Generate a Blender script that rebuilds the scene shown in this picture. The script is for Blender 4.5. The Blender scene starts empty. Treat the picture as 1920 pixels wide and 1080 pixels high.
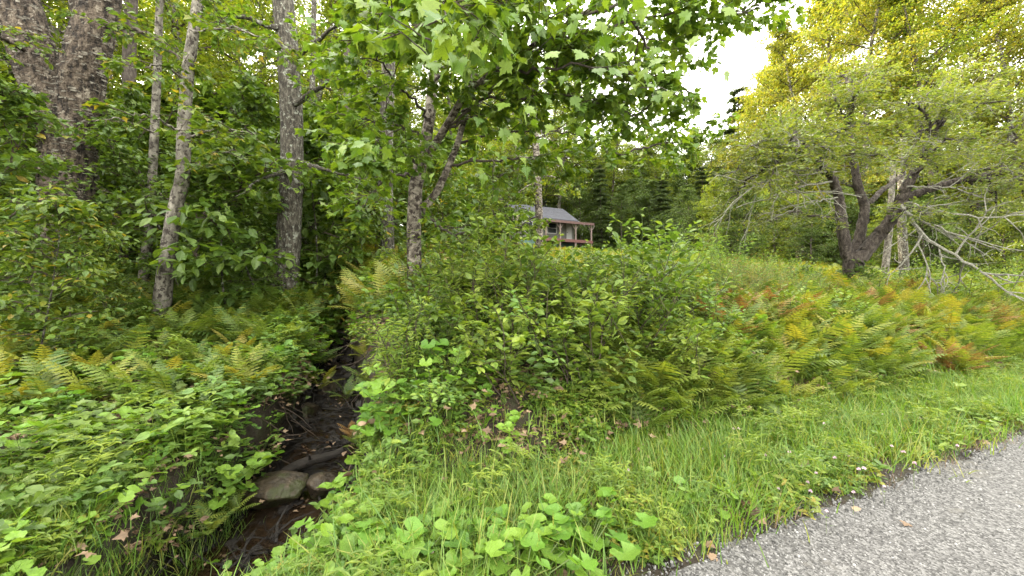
import bpy, math, random
import numpy as np
from mathutils import Matrix, Vector, Euler

random.seed(5)
rng = np.random.default_rng(11)
C = bpy.context.scene.collection
SC = bpy.context.scene
R = math.radians

# ------------------------------------------------------------------ camera, sky, sun, exposure
EYE = 1.6
FPX = 750.0                                   # focal length in pixels of a 1920 wide picture
cam_d = bpy.data.cameras.new('camera'); cam = bpy.data.objects.new('camera', cam_d); C.objects.link(cam)
cam.location = (0, 0, EYE); cam.rotation_euler = (R(90), 0, 0)
cam_d.sensor_width = 36; cam_d.lens = 36 * FPX / 1920; cam_d.clip_end = 1500; cam_d.clip_start = 0.05
SC.camera = cam

SUN_EL, SUN_AZ = R(27), R(-62)                # azimuth from +Y, clockwise (towards +X)
sun_dir = Vector((math.sin(SUN_AZ) * math.cos(SUN_EL), math.cos(SUN_AZ) * math.cos(SUN_EL), math.sin(SUN_EL)))
w = bpy.data.worlds.new('World'); SC.world = w; w.use_nodes = True
nt = w.node_tree; bg = nt.nodes['Background']
sky = nt.nodes.new('ShaderNodeTexSky'); sky.sky_type = 'NISHITA'; sky.sun_disc = False
sky.sun_elevation = SUN_EL; sky.sun_rotation = SUN_AZ
sky.air_density = 1.0; sky.dust_density = 3.0; sky.ozone_density = 1.0
veil = nt.nodes.new('ShaderNodeMix'); veil.data_type = 'RGBA'; veil.inputs[0].default_value = .65; veil.inputs[7].default_value = (9.6, 9.1, 7.9, 1)   # thin bright evening cloud over the clear sky
nt.links.new(sky.outputs[0], veil.inputs[6]); nt.links.new(veil.outputs[2], bg.inputs[0]); bg.inputs[1].default_value = 0.15
sl = bpy.data.lights.new('sun', 'SUN'); sun = bpy.data.objects.new('sun', sl); C.objects.link(sun)
sl.energy = 4.0; sl.angle = R(0.5); sl.color = (1.0, 0.86, 0.62)
sun.rotation_euler = sun_dir.to_track_quat('Z', 'Y').to_euler()
SC.view_settings.view_transform = 'Standard'; SC.view_settings.look = 'None'
SC.view_settings.gamma = 1; SC.view_settings.use_curve_mapping = False
SC.view_settings.exposure = 2.92
SC.render.engine = 'CYCLES'
SC.cycles.max_bounces = 8; SC.cycles.diffuse_bounces = 4; SC.cycles.transmission_bounces = 6; SC.cycles.transparent_max_bounces = 4
SC.cycles.use_denoising = True

# ------------------------------------------------------------------ small maths
def P(px, py, Y):
    return np.array([(px - 960) / FPX * Y, Y, EYE + (540 - py) / FPX * Y])
def nrm(v):
    v = np.asarray(v, float); return v / (np.linalg.norm(v, axis=-1, keepdims=True) + 1e-12)
def wavy(x, y, f=1.0, seed=0.0):
    return (np.sin(x*f*1.3+seed*1.7+1.1*np.sin(y*f*.9+seed)) + np.sin(y*f*1.7+seed*2.3+1.3*np.sin(x*f*1.1+seed*.7))
            + .5*np.sin((x+y)*f*2.9+seed*3.1) + .5*np.sin((x-y)*f*3.3+seed*.9)) / 3.0
def sstep(a, b, x):
    t = np.clip((x - a) / (b - a), 0, 1); return t * t * (3 - 2 * t)
def road_s(x, y): return (x - .5) * -.41 + (y - 2.1) * .912
def road_t(x, y): return (x - .5) * .912 + (y - 2.1) * .41
def from_st(s, t): return .5 - .41 * s + .912 * t, 2.1 + .912 * s + .41 * t
SY = [0, 2, 3.9, 4.6, 5.5, 7.5, 10, 14]; SX = [-2.2, -2.25, -2.17, -2.22, -2.5, -3.3, -4.2, -6]; SZ = [-.95, -.92, -.85, -.72, -.5, -.12, .6, 2.2]
def stream_x(y): return np.interp(y, SY, SX)
def stream_z(y): return np.interp(y, SY, SZ)
def hz(x, y):
    x = np.asarray(x, float); y = np.asarray(y, float); s = road_s(x, y)
    left = np.interp(s, [-5, 0, 2, 5, 8, 12, 40, 80, 200], [0, 0, -.15, .3, .95, 1.6, 6, 12, 32])
    right = np.interp(s, [-5, 0, 1.35, 1.9, 2.6, 6, 40, 80, 200], [0, 0, .02, .55, .92, 1.35, 6.2, 12, 32])
    wb = sstep(-.6, .7, x - stream_x(y)) ; wb = np.where(y > 12, np.maximum(wb, sstep(12, 18, y)), wb)
    z = left * (1 - wb) + right * wb
    z = z + sstep(.2, 3, s) * (.06 * wavy(x, y, 1.6, 2) + .03 * wavy(x, y, 4.5, 5)) + sstep(8, 30, s) * .35 * wavy(x, y, .25, 1)
    d = x - stream_x(y); hw = np.interp(y, [2.6, 3.5, 4.6, 5.6, 9], [.45, .62, .54, .36, .15])
    side = np.where(d > 0, np.interp(y, [3.0, 3.9], [1.15, 3.6]), 2.6)
    prof = stream_z(y) + np.maximum(0, np.abs(d) - hw) * side + np.maximum(0, .75 - s) * 2.5 + np.maximum(0, y - 10) * 1.5 + .05 * wavy(x, y, 7, 3)
    z = np.minimum(z, np.where(s > -.2, np.maximum(prof, -1.2), 9))
    return np.where(s < 0, z - .008, z)
def H(x, y): return float(hz(x, y))

# ------------------------------------------------------------------ mesh accumulation
class MB:
    def __init__(self): self.v = []; self.l = []; self.t = []; self.r = []; self.n = 0; self.m = []
    def add(self, v, loops, totals, rnd=0.5, mi=0):
        v = np.asarray(v, float); loops = np.asarray(loops, np.int64).ravel(); totals = np.asarray(totals, np.int64).ravel()
        self.v.append(v); self.l.append(loops + self.n); self.t.append(totals); self.n += len(v)
        self.r.append(np.broadcast_to(np.asarray(rnd, float), (len(totals),)).copy())
        self.m.append(np.full(len(totals), mi, np.int32))
    def mesh(self, name, *mats, smooth=False):
        me = bpy.data.meshes.new(name)
        v = np.concatenate(self.v); l = np.concatenate(self.l); t = np.concatenate(self.t); r = np.concatenate(self.r)
        me.vertices.add(len(v)); me.vertices.foreach_set('co', v.astype(np.float32).ravel())
        me.loops.add(len(l)); me.loops.foreach_set('vertex_index', l.astype(np.int32))
        me.polygons.add(len(t)); st = np.concatenate([[0], np.cumsum(t)[:-1]])
        me.polygons.foreach_set('loop_start', st.astype(np.int32)); me.polygons.foreach_set('loop_total', t.astype(np.int32))
        me.polygons.foreach_set('use_smooth', np.full(len(t), smooth, bool))
        for m in mats: me.materials.append(m)
        if len(mats) > 1: me.polygons.foreach_set('material_index', np.concatenate(self.m))
        a = me.attributes.new('rnd', 'FLOAT', 'FACE'); a.data.foreach_set('value', r.astype(np.float32))
        me.update(calc_edges=True); me.validate()
        return me
    def tube(self, pts, rad, sides=8, rnd=.5, rough=0., cap=True, mi=0, seed=0):
        pts = np.asarray(pts, float); k = len(pts); rad = np.broadcast_to(np.asarray(rad, float), (k,))
        tan = nrm(np.gradient(pts, axis=0)); up = np.array([0.31, .2, .93]) if abs(tan[0][2]) < .8 else np.array([1., .1, 0])
        a = nrm(np.cross(tan, up)); b = np.cross(tan, a)
        th = np.arange(sides) / sides * 2 * math.pi
        rr = rad[:, None] * np.ones(sides)
        if rough > 0:
            ll = np.concatenate([[0], np.cumsum(np.linalg.norm(np.diff(pts, axis=0), axis=1))])[:, None]
            T = th[None, :]
            n = (np.sin(3*T+ll*2.1+seed)*.35 + np.sin(5*T-ll*3.7+seed*2)*.3 + np.sin(9*T+ll*7+seed)*.25*np.sin(ll*11+T*2)
                 + np.sin(14*T+4*np.sin(ll*6))*.22) + rng.normal(0, .35, (k, sides))
            rr = rr * (1 + rough * n)
        v = pts[:, None, :] + rr[..., None] * (np.cos(th)[None, :, None] * a[:, None, :] + np.sin(th)[None, :, None] * b[:, None, :])
        i = np.arange(k - 1)[:, None] * sides; j = np.arange(sides)[None, :]; j2 = (j + 1) % sides
        f = np.stack([i + j, i + j2, i + sides + j2, i + sides + j], -1).reshape(-1, 4)
        self.add(v.reshape(-1, 3), f, np.full(len(f), 4), rnd, mi)
        if cap: self.add(v[-1], np.arange(sides), [sides], rnd, mi)
    def leaves(self, tpl, pos, d, n, size, rnd, mi=0):
        """many copies of a leaf template: pos (k,3), d direction of the midrib, n blade normal"""
        tv, tf = tpl; pos = np.asarray(pos, float); k = len(pos)
        if k == 0: return
        d = nrm(d); n = n - (n * d).sum(-1, keepdims=True) * d; n = nrm(n); x = np.cross(d, n)
        size = np.broadcast_to(np.asarray(size, float), (k,))
        v = pos[:, None, :] + size[:, None, None] * (tv[None, :, 0, None] * x[:, None] + tv[None, :, 1, None] * d[:, None] + tv[None, :, 2, None] * n[:, None])
        loops = np.concatenate([np.asarray(f) for f in tf]); tot = np.array([len(f) for f in tf])
        L = (loops[None] + (np.arange(k) * len(tv))[:, None]).ravel()
        self.add(v.reshape(-1, 3), L, np.tile(tot, k), np.repeat(np.broadcast_to(rnd, (k,)), len(tf)), mi)

def wander(p0, d, L, n, wob=.15, grav=0.):
    p = [np.array(p0, float)]; d = nrm(d); st = L / n
    for _ in range(n):
        d = nrm(d + rng.normal(0, wob, 3) * np.array([1, 1, .6]) + np.array([0, 0, grav])); p.append(p[-1] + d * st)
    return np.array(p)

# ------------------------------------------------------------------ leaf templates  (x across, y along, z up)
T_FAR = (np.array([[0, 0, 0], [.3, .45, .08], [0, 1, -.08], [-.3, .45, .08]]), [[0, 1, 2], [0, 2, 3]])
T_OV = (np.array([[0, -.12, 0], [.24, .2, .06], [.3, .45, .07], [.17, .78, .02], [0, 1, -.1], [-.17, .78, .02], [-.3, .45, .07], [-.24, .2, .06], [0, .45, 0]]),
        [[0, 1, 2, 8], [8, 2, 3, 4], [0, 8, 6, 7], [8, 4, 5, 6]])
T_LAN = (np.array([[0, -.05, 0], [.11, .3, .03], [.09, .65, .0], [0, 1, -.16], [-.09, .65, .0], [-.11, .3, .03]]), [[0, 1, 2, 3], [0, 3, 4, 5]])
_mo = [(0, 0), (.16, -.1), (.30, -.05), (.27, .06), (.50, .16), (.44, .26), (.62, .50), (.44, .47), (.36, .60), (.20, .50), (.24, .72), (.15, .74), (0, 1.05)]
_mv = [(x, y, .10 * abs(x) - .18 * max(0, y - .4) ** 1.3) for x, y in _mo] + [(-x, y, .10 * abs(x) - .18 * max(0, y - .4) ** 1.3) for x, y in _mo[1:-1]] + [(0, .35, 0)]
_n = len(_mo); _c = len(_mv) - 1
_fr = [[_c, 0, 1, 2, 3], [_c, 3, 4, 5], [_c, 5, 6, 7], [_c, 7, 8, 9], [_c, 9, 10, 11, 12]]
_map = {i: (_n + i - 1) for i in range(1, _n - 1)}; _map.update({0: 0, _n - 1: _n - 1, _c: _c})
T_MAP = (np.array(_mv), _fr + [[_map[i] for i in reversed(f)] for f in _fr])
_mo2 = [(0, 0), (.28, -.04), (.2, .12), (.52, .32), (.26, .42), (0, 1)]
T_MAPS = (np.array([(x, y, .1 * abs(x) - .1 * y * y) for x, y in _mo2] + [(-x, y, .1 * abs(x) - .1 * y * y) for x, y in _mo2[1:-1]]),
          [[0, 1, 2], [0, 2, 3, 4], [0, 4, 5], [0, 5, 9], [0, 9, 8, 7], [0, 7, 6]])
def round_leaf(seed):
    g = np.random.default_rng(seed); k = 22; vs = [(0, 0.0, 0)]; f = []
    for ring, q in ((1, .5), (2, .8), (3, 1.)):
        for i in range(k):
            a = R(-90 + 24) + (R(360 - 48)) * i / (k - 1)
            rr = .5 * q * (1 + (.07 * math.sin(a * 9 + seed) + g.normal(0, .025)) * (q > .9) + .14 * math.sin(a))
            z = .06 * q * math.sin(a * 3 + seed) * q + .10 * q * q + g.normal(0, .012) + (.03 if i % 3 == 0 else 0) * q
            vs.append((rr * math.cos(a), rr * math.sin(a), z))
    for i in range(k - 1):
        f.append([0, 1 + i, 2 + i])
        for r0 in (0, k): f.append([1 + r0 + i, 1 + r0 + k + i, 2 + r0 + k + i, 2 + r0 + i])
    return (np.array(vs), f)
T_RND = [round_leaf(s) for s in (1, 2, 3, 4)]

# ------------------------------------------------------------------ materials
def mat_new(name):
    m = bpy.data.materials.new(name); m.use_nodes = True; t = m.node_tree
    for n in list(t.nodes): t.nodes.remove(n)
    return m, t, t.nodes.new('ShaderNodeOutputMaterial')
def ramp(t, cols, pos=None, mode='LINEAR'):
    r = t.nodes.new('ShaderNodeValToRGB'); r.color_ramp.interpolation = mode
    e = r.color_ramp.elements; n = len(cols); pos = pos or [i / (n - 1) for i in range(n)]
    while len(e) < n: e.new(.5)
    for i in range(n): e[i].position = pos[i]; e[i].color = (*cols[i], 1)
    return r
def leaf_mat(name, cols, pos=None, trans=.38, rough=.47, tcol=(1.5, 1.45, .45), spec=.38):
    cols = [(c[0] * 1.16, c[1] * 1.08, c[2] * .92) if c[0] < .4 else c for c in cols]; m, t, out = mat_new(name); N = t.nodes; L = t.links
    at = N.new('ShaderNodeAttribute'); at.attribute_name = 'rnd'; oi = N.new('ShaderNodeObjectInfo')
    ad = N.new('ShaderNodeMath'); ad.operation = 'ADD'; L.new(at.outputs['Fac'], ad.inputs[0]); L.new(oi.outputs['Random'], ad.inputs[1])
    fr = N.new('ShaderNodeMath'); fr.operation = 'FRACT'; L.new(ad.outputs[0], fr.inputs[0])
    cr = ramp(t, cols, pos); L.new(fr.outputs[0], cr.inputs[0])
    no = N.new('ShaderNodeTexNoise'); no.inputs['Scale'].default_value = 30; no.inputs['Detail'].default_value = 3
    tc = N.new('ShaderNodeTexCoord'); L.new(tc.outputs['Object'], no.inputs['Vector'])
    nr = ramp(t, [(.72, .75, .7), (1.2, 1.2, 1.15)], [.3, .7]); L.new(no.outputs[0], nr.inputs[0])
    mu = N.new('ShaderNodeMix'); mu.data_type = 'RGBA'; mu.blend_type = 'MULTIPLY'; mu.inputs[0].default_value = 1
    L.new(cr.outputs[0], mu.inputs[6]); L.new(nr.outputs[0], mu.inputs[7])
    n3 = N.new('ShaderNodeTexNoise'); n3.inputs['Scale'].default_value = 9; n3.inputs['Detail'].default_value = 6; n3.inputs['Roughness'].default_value = .8; L.new(tc.outputs['Object'], n3.inputs['Vector'])
    r3 = ramp(t, [(0, 0, 0), (1, 1, 1)], [.66, .70]); L.new(n3.outputs[0], r3.inputs[0])
    ms_ = N.new('ShaderNodeMix'); ms_.data_type = 'RGBA'; L.new(r3.outputs[0], ms_.inputs[0]); L.new(mu.outputs[2], ms_.inputs[6]); ms_.inputs[7].default_value = (.10, .07, .03, 1); mu = ms_
    pb = N.new('ShaderNodeBsdfPrincipled'); pb.inputs['Roughness'].default_value = rough; pb.inputs['Specular IOR Level'].default_value = spec
    L.new(mu.outputs[2], pb.inputs['Base Color'])
    tm = N.new('ShaderNodeMix'); tm.data_type = 'RGBA'; tm.blend_type = 'MULTIPLY'; tm.inputs[0].default_value = 1
    L.new(mu.outputs[2], tm.inputs[6]); tm.inputs[7].default_value = (*tcol, 1)
    tr = N.new('ShaderNodeBsdfTranslucent'); L.new(tm.outputs[2], tr.inputs[0])
    mx = N.new('ShaderNodeMixShader'); mx.inputs[0].default_value = trans
    L.new(pb.outputs[0], mx.inputs[1]); L.new(tr.outputs[0], mx.inputs[2]); L.new(mx.outputs[0], out.inputs[0])
    return m
def surf_mat(name, cols, pos=None, scale=(4, 4, 4), detail=6, rough=.85, bump=.3, bscale=20, dist=.02, tex='noise', spec=.3, wet=False, second=None):
    m, t, out = mat_new(name); N = t.nodes; L = t.links
    tc = N.new('ShaderNodeTexCoord'); mp = N.new('ShaderNodeMapping'); mp.inputs['Scale'].default_value = scale
    L.new(tc.outputs['Object'], mp.inputs[0])
    if tex == 'noise':
        no = N.new('ShaderNodeTexNoise'); no.inputs['Scale'].default_value = 1; no.inputs['Detail'].default_value = detail; no.inputs['Roughness'].default_value = .65; fo = no.outputs[0]
    else:
        no = N.new('ShaderNodeTexVoronoi'); no.inputs['Scale'].default_value = 1; fo = no.outputs['Color']
    L.new(mp.outputs[0], no.inputs['Vector'])
    cr = ramp(t, cols, pos); L.new(fo, cr.inputs[0]); col = cr.outputs[0]
    if second:                                           # patches of a second colour (lichen, moss, dirt)
        n2 = N.new('ShaderNodeTexNoise'); n2.inputs['Scale'].default_value = second[1]; n2.inputs['Detail'].default_value = 5; n2.inputs['Roughness'].default_value = .7
        L.new(tc.outputs['Object'], n2.inputs['Vector'])
        r2 = ramp(t, [(0, 0, 0), (1, 1, 1)], [second[2], second[2] + .06]); L.new(n2.outputs[0], r2.inputs[0])
        mm = N.new('ShaderNodeMix'); mm.data_type = 'RGBA'; L.new(r2.outputs[0], mm.inputs[0]); L.new(col, mm.inputs[6]); mm.inputs[7].default_value = (*second[0], 1); col = mm.outputs[2]
    pb = N.new('ShaderNodeBsdfPrincipled'); pb.inputs['Roughness'].default_value = rough; pb.inputs['Specular IOR Level'].default_value = spec
    L.new(col, pb.inputs['Base Color'])
    b = N.new('ShaderNodeBump'); b.inputs['Strength'].default_value = bump; b.inputs['Distance'].default_value = dist
    nb = N.new('ShaderNodeTexNoise'); nb.inputs['Scale'].default_value = bscale; nb.inputs['Detail'].default_value = 6
    ad = N.new('ShaderNodeMath'); ad.operation = 'ADD'; L.new(tc.outputs['Object'], nb.inputs['Vector'])
    L.new(nb.outputs[0], ad.inputs[0]); L.new(no.outputs[0], ad.inputs[1]); L.new(ad.outputs[0], b.inputs['Height']); L.new(b.outputs[0], pb.inputs['Normal'])
    if wet:
        at = N.new('ShaderNodeAttribute'); at.attribute_name = 'wet'
        rr = ramp(t, [(rough,) * 3, (.12,) * 3]); L.new(at.outputs['Fac'], rr.inputs[0]); L.new(rr.outputs[0], pb.inputs['Roughness'])
        mm = N.new('ShaderNodeMix'); mm.data_type = 'RGBA'; L.new(at.outputs['Fac'], mm.inputs[0]); L.new(col, mm.inputs[6]); mm.inputs[7].default_value = (.006, .005, .004, 1)
        L.new(mm.outputs[2], pb.inputs['Base Color'])
    L.new(pb.outputs[0], out.inputs[0]); return m

G = {}
G['maple'] = leaf_mat('maple_leaf', [(.055, .115, .02), (.085, .155, .022), (.125, .19, .027), (.065, .13, .025)])
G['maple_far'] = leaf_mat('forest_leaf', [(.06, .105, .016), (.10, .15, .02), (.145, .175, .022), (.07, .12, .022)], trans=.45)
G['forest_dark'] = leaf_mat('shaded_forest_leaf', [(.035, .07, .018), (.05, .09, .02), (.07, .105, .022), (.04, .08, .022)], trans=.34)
G['straw'] = leaf_mat('straw_green_leaf', [(.12, .14, .05), (.17, .17, .07), (.2, .15, .08), (.12, .15, .05)], trans=.35)
G['yellow'] = leaf_mat('sunlit_crown_leaf', [(.085, .13, .03), (.13, .16, .03), (.19, .18, .035), (.075, .12, .03)], trans=.45)
G['dark'] = leaf_mat('understory_leaf', [(.045, .09, .02), (.065, .12, .022), (.09, .145, .025), (.055, .10, .024), (.045, .09, .02)])
G['dark_y'] = leaf_mat('turning_leaf', [(.05, .095, .022), (.075, .13, .024), (.11, .15, .022), (.25, .20, .04)], [0, .55, .93, 1])
G['hemlock'] = leaf_mat('hemlock_needle', [(.03, .055, .02), (.045, .075, .024), (.065, .095, .03)], trans=.15)
G['apple'] = leaf_mat('apple_leaf', [(.08, .125, .045), (.115, .165, .05), (.16, .19, .05), (.11, .15, .06)], trans=.4)
G['shrub'] = leaf_mat('shrub_leaf', [(.07, .13, .025), (.115, .185, .03), (.17, .23, .04), (.08, .14, .03)], trans=.35, rough=.5)
G['shrub_pale'] = leaf_mat('pale_shoot_leaf', [(.08, .16, .05), (.12, .21, .05), (.17, .25, .055)], trans=.4)
G['colt'] = leaf_mat('coltsfoot_leaf', [(.075, .17, .028), (.10, .21, .03), (.14, .24, .035), (.065, .15, .035)], trans=.38, rough=.5)
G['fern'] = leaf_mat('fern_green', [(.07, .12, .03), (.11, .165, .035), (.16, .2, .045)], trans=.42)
G['fern_y'] = leaf_mat('fern_yellow', [(.13, .18, .035), (.18, .2, .04), (.22, .2, .05)], trans=.42)
G['fern_b'] = leaf_mat('fern_rust', [(.17, .095, .04), (.22, .13, .055), (.15, .12, .045), (.24, .18, .07)], trans=.35, tcol=(1.3, 1.0, .6))
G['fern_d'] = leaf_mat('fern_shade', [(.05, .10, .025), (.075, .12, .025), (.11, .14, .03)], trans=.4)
G['grass'] = leaf_mat('grass_blade', [(.06, .13, .026), (.085, .17, .03), (.12, .21, .04), (.19, .20, .06)], trans=.4)
G['litter'] = leaf_mat('dead_leaf', [(.085, .058, .042), (.15, .105, .078), (.24, .18, .14), (.06, .038, .026)], trans=.15, tcol=(1.2, .9, .6), rough=.7)
G['cover'] = leaf_mat('ground_cover_leaf', [(.06, .12, .025), (.095, .17, .03), (.15, .21, .035)], trans=.36)
G['petal'] = leaf_mat('clover_petal', [(.55, .36, .48), (.68, .5, .6), (.75, .68, .7)], trans=.3, tcol=(1, .9, 1))
B = {}
B['birch'] = surf_mat('shaggy_birch_bark', [(.012, .009, .007), (.06, .045, .033), (.15, .12, .09)], [.40, .5, .66], scale=(11, 11, 4), bump=1, bscale=22, dist=.08, second=((.22, .19, .15), 5, .58))
B['grey'] = surf_mat('grey_bark', [(.014, .012, .009), (.055, .048, .036), (.15, .14, .115)], [.35, .52, .68], scale=(22, 22, 7), bump=1, bscale=38, dist=.04, second=((.22, .23, .19), 11, .56))
B['maple'] = surf_mat('maple_bark', [(.025, .019, .014), (.11, .095, .075), (.23, .205, .17)], [.33, .47, .6], scale=(8, 8, 14), bump=.6, bscale=30, dist=.012, second=((.022, .015, .011), 9, .50))
B['pale'] = surf_mat('pale_bark', [(.03, .026, .02), (.11, .10, .08), (.22, .205, .17)], [.32, .5, .7], scale=(10, 10, 5), bump=.6, bscale=30, dist=.015, second=((.022, .017, .013), 13, .52))
B['dark'] = surf_mat('dark_bark', [(.018, .014, .011), (.05, .04, .033), (.1, .085, .07)], [.3, .5, .7], scale=(18, 18, 6), bump=1, bscale=30, dist=.02)
B['apple'] = surf_mat('apple_bark', [(.014, .011, .009), (.045, .036, .03), (.10, .085, .072)], [.33, .5, .68], scale=(16, 16, 7), bump=1, bscale=34, dist=.03)
B['lichen'] = surf_mat('lichen_twig', [(.06, .055, .045), (.15, .145, .12), (.26, .26, .22)], [.3, .5, .7], scale=(30, 30, 30), bump=.5, bscale=60, dist=.004)
B['twig'] = surf_mat('brown_twig', [(.025, .018, .013), (.06, .045, .032)], scale=(20, 20, 20), bump=.2)
B['stem'] = surf_mat('green_stem', [(.06, .10, .03), (.12, .15, .05)], scale=(20, 20, 20), bump=.1)
M_soil = surf_mat('forest_soil', [(.012, .009, .006), (.032, .024, .016), (.03, .032, .013), (.07, .05, .036)], [.3, .5, .6, .75], scale=(5, 5, 5), bump=.8, bscale=30, dist=.03, wet=True)
M_rock = surf_mat('mossy_wet_stone', [(.012, .009, .006), (.035, .026, .016), (.075, .055, .036)], [.3, .5, .72], scale=(9, 9, 9), bump=1, bscale=16, dist=.03, rough=.5, second=((.03, .034, .010), 3.2, .52))
M_log = surf_mat('wet_dead_wood', [(.007, .006, .005), (.02, .017, .014), (.045, .038, .032)], [.3, .55, .8], scale=(3, 20, 20), bump=.8, bscale=30, dist=.015, rough=.75, spec=.15)
M_gravel = surf_mat('gravel_road', [(.036, .035, .034), (.085, .082, .08), (.17, .166, .162)], [.15, .5, .9], scale=(75, 75, 75), tex='voronoi', bump=.7, bscale=60, dist=.01, second=((.10, .094, .084), .9, .56))
M_peb = surf_mat('pebble', [(.16, .155, .15), (.3, .29, .28), (.52, .5, .48)], scale=(3, 3, 3), bump=.2)
def _objrand(m, cols):
    t = m.node_tree; oi = t.nodes.new('ShaderNodeObjectInfo'); r = ramp(t, cols); t.links.new(oi.outputs['Random'], r.inputs[0])
    t.links.new(r.outputs[0], t.nodes['Principled BSDF'].inputs['Base Color'])
_objrand(M_peb, [(.04, .04, .04), (.085, .083, .08), (.14, .137, .133), (.25, .245, .24)])
def plain(name, col, rough=.6, scale=8, var=.25, bump=.1):
    c = np.array(col); return surf_mat(name, [tuple(c * (1 - var)), tuple(c), tuple(np.minimum(c * (1 + var), .9))], [.3, .5, .7], scale=(scale,) * 3, bump=bump, bscale=25, rough=rough, dist=.005)

# ------------------------------------------------------------------ scene graph helpers
def link(name, data, parent=None, mat=None, kind=None, label=None, category=None, group=None):
    o = bpy.data.objects.new(name, data); C.objects.link(o)
    if parent is not None: o.parent = parent
    if mat is not None: o.matrix_local = mat
    if kind: o['kind'] = kind
    if label: o['label'] = label
    if category: o['category'] = category
    if group: o['group'] = group
    return o
def place(name, parts, loc, rz=0, sc=1, label='', category='', group=None, tilt=(0, 0)):
    """a plant or tree: an Empty at its foot and a child for each part; parts = [(name, mesh, matrix, kind)]"""
    root = link(name, None, label=label, category=category, group=group); root.empty_display_size = .1
    root.location = loc; root.rotation_euler = (tilt[0], tilt[1], rz); root.scale = (sc, sc, sc)
    for p in parts: link(p[0], p[1], root, p[2], p[3])
    return root
def structure(name, me): return link(name, me, kind='structure')
def scatter(name, label, category, pts, rots, scl, idx, protos):
    """countless small plants as ONE object: a point cloud mesh with a node tree that sets a plant on each point"""
    me = bpy.data.meshes.new(name); me.vertices.add(len(pts)); me.vertices.foreach_set('co', np.asarray(pts, np.float32).ravel())
    for nm, ty, arr, key in (('rot', 'FLOAT_VECTOR', rots, 'vector'), ('scl', 'FLOAT', scl, 'value'), ('idx', 'INT', idx, 'value')):
        a = me.attributes.new(nm, ty, 'POINT'); a.data.foreach_set(key, np.asarray(arr, np.int32 if ty == 'INT' else np.float32).ravel())
    o = link(name, me, kind='stuff', label=label, category=category)
    ng = bpy.data.node_groups.new(name, 'GeometryNodeTree'); N = ng.nodes; L = ng.links
    ng.interface.new_socket('Geometry', in_out='INPUT', socket_type='NodeSocketGeometry'); ng.interface.new_socket('Geometry', in_out='OUTPUT', socket_type='NodeSocketGeometry')
    gi = N.new('NodeGroupInput'); go = N.new('NodeGroupOutput'); ip = N.new('GeometryNodeInstanceOnPoints'); jn = N.new('GeometryNodeJoinGeometry')
    for pm in reversed(protos):
        po = bpy.data.objects.new(name + '_source', pm)
        oi = N.new('GeometryNodeObjectInfo'); oi.inputs['Object'].default_value = po; oi.inputs['As Instance'].default_value = True; L.new(oi.outputs['Geometry'], jn.inputs[0])
    def na(nm, ty):
        n = N.new('GeometryNodeInputNamedAttribute'); n.data_type = ty; n.inputs[0].default_value = nm; return [q for q in n.outputs if q.enabled and q.name == 'Attribute'][0]
    L.new(gi.outputs[0], ip.inputs['Points']); L.new(jn.outputs[0], ip.inputs['Instance']); ip.inputs['Pick Instance'].default_value = True
    L.new(na('idx', 'INT'), ip.inputs['Instance Index']); L.new(na('rot', 'FLOAT_VECTOR'), ip.inputs['Rotation']); L.new(na('scl', 'FLOAT'), ip.inputs['Scale'])
    L.new(ip.outputs[0], go.inputs[0])
    md = o.modifiers.new('scatter', 'NODES'); md.node_group = ng
    return o
def in_view(x, y, z=0.5, mx=1.08):
    y = np.asarray(y); return (y > .6) & (np.abs(np.asarray(x)) < y * 960 / FPX * mx + .3)
def bare(x, y): return ((x - .12) / .6) ** 2 + ((y - 3.62) / .3) ** 2 < 1 + .5 * wavy(x, y, 9, 2)
def rotz(n): return np.stack([rng.normal(0, .12, n), rng.normal(0, .12, n), rng.uniform(0, 6.283, n)], -1)

# ------------------------------------------------------------------ ground, road, stream
def axis(segs):
    out = []
    for a, b, st in segs: out += list(np.arange(a, b, st))
    return np.array(out + [segs[-1][1]])
gx = axis([(-160, -30, 6), (-30, -12, .8), (-12, 14, .09), (14, 40, .8), (40, 170, 6)])
gy = axis([(-40, -4, 4), (-4, 1, .4), (1, 14, .09), (14, 45, .6), (45, 220, 6)])
X, Y = np.meshgrid(gx, gy); Z = hz(X, Y)
k = len(gx); i = np.arange(len(gy) - 1)[:, None] * k + np.arange(k - 1)[None]
f = np.stack([i, i + 1, i + k + 1, i + k], -1).reshape(-1, 4)
gm = MB(); gm.add(np.stack([X, Y, Z], -1).reshape(-1, 3), f, np.full(len(f), 4)); me = gm.mesh('ground', M_soil, smooth=True)
dd = np.abs(X - stream_x(Y)); wet = (1 - sstep(.6, 1.1, dd)) * (Y < 10) * (road_s(X, Y) > .3) * (1 - sstep(.25, .8, Z - stream_z(Y)))
a = me.attributes.new('wet', 'FLOAT', 'POINT'); a.data.foreach_set('value', wet.astype(np.float32).ravel())
structure('ground', me)
tt = axis([(-60, -6, 2), (-6, 20, .06), (20, 90, 2)]); rm = MB(); rows = []
for sv in (0, -.3, -1, -2.5, -5.5):
    s_ = sv + ((.07 * wavy(tt, tt * .3, 3, 1) + .05 * wavy(tt, tt, 11, 4)) if sv == 0 else 0) + 0 * tt
    x, y = from_st(s_, tt); rows.append(np.stack([x, y, np.where(s_ > -.1, .002, .006 + .01 * min(-sv, 1)) + 0 * tt], -1))
V = np.stack(rows); kk = len(tt); i = np.arange(4)[:, None] * kk + np.arange(kk - 1)[None]; f = np.stack([i, i + kk, i + kk + 1, i + 1], -1).reshape(-1, 4)
rm.add(V.reshape(-1, 3), f, np.full(len(f), 4)); structure('gravel_road', rm.mesh('gravel_road', M_gravel))
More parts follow.
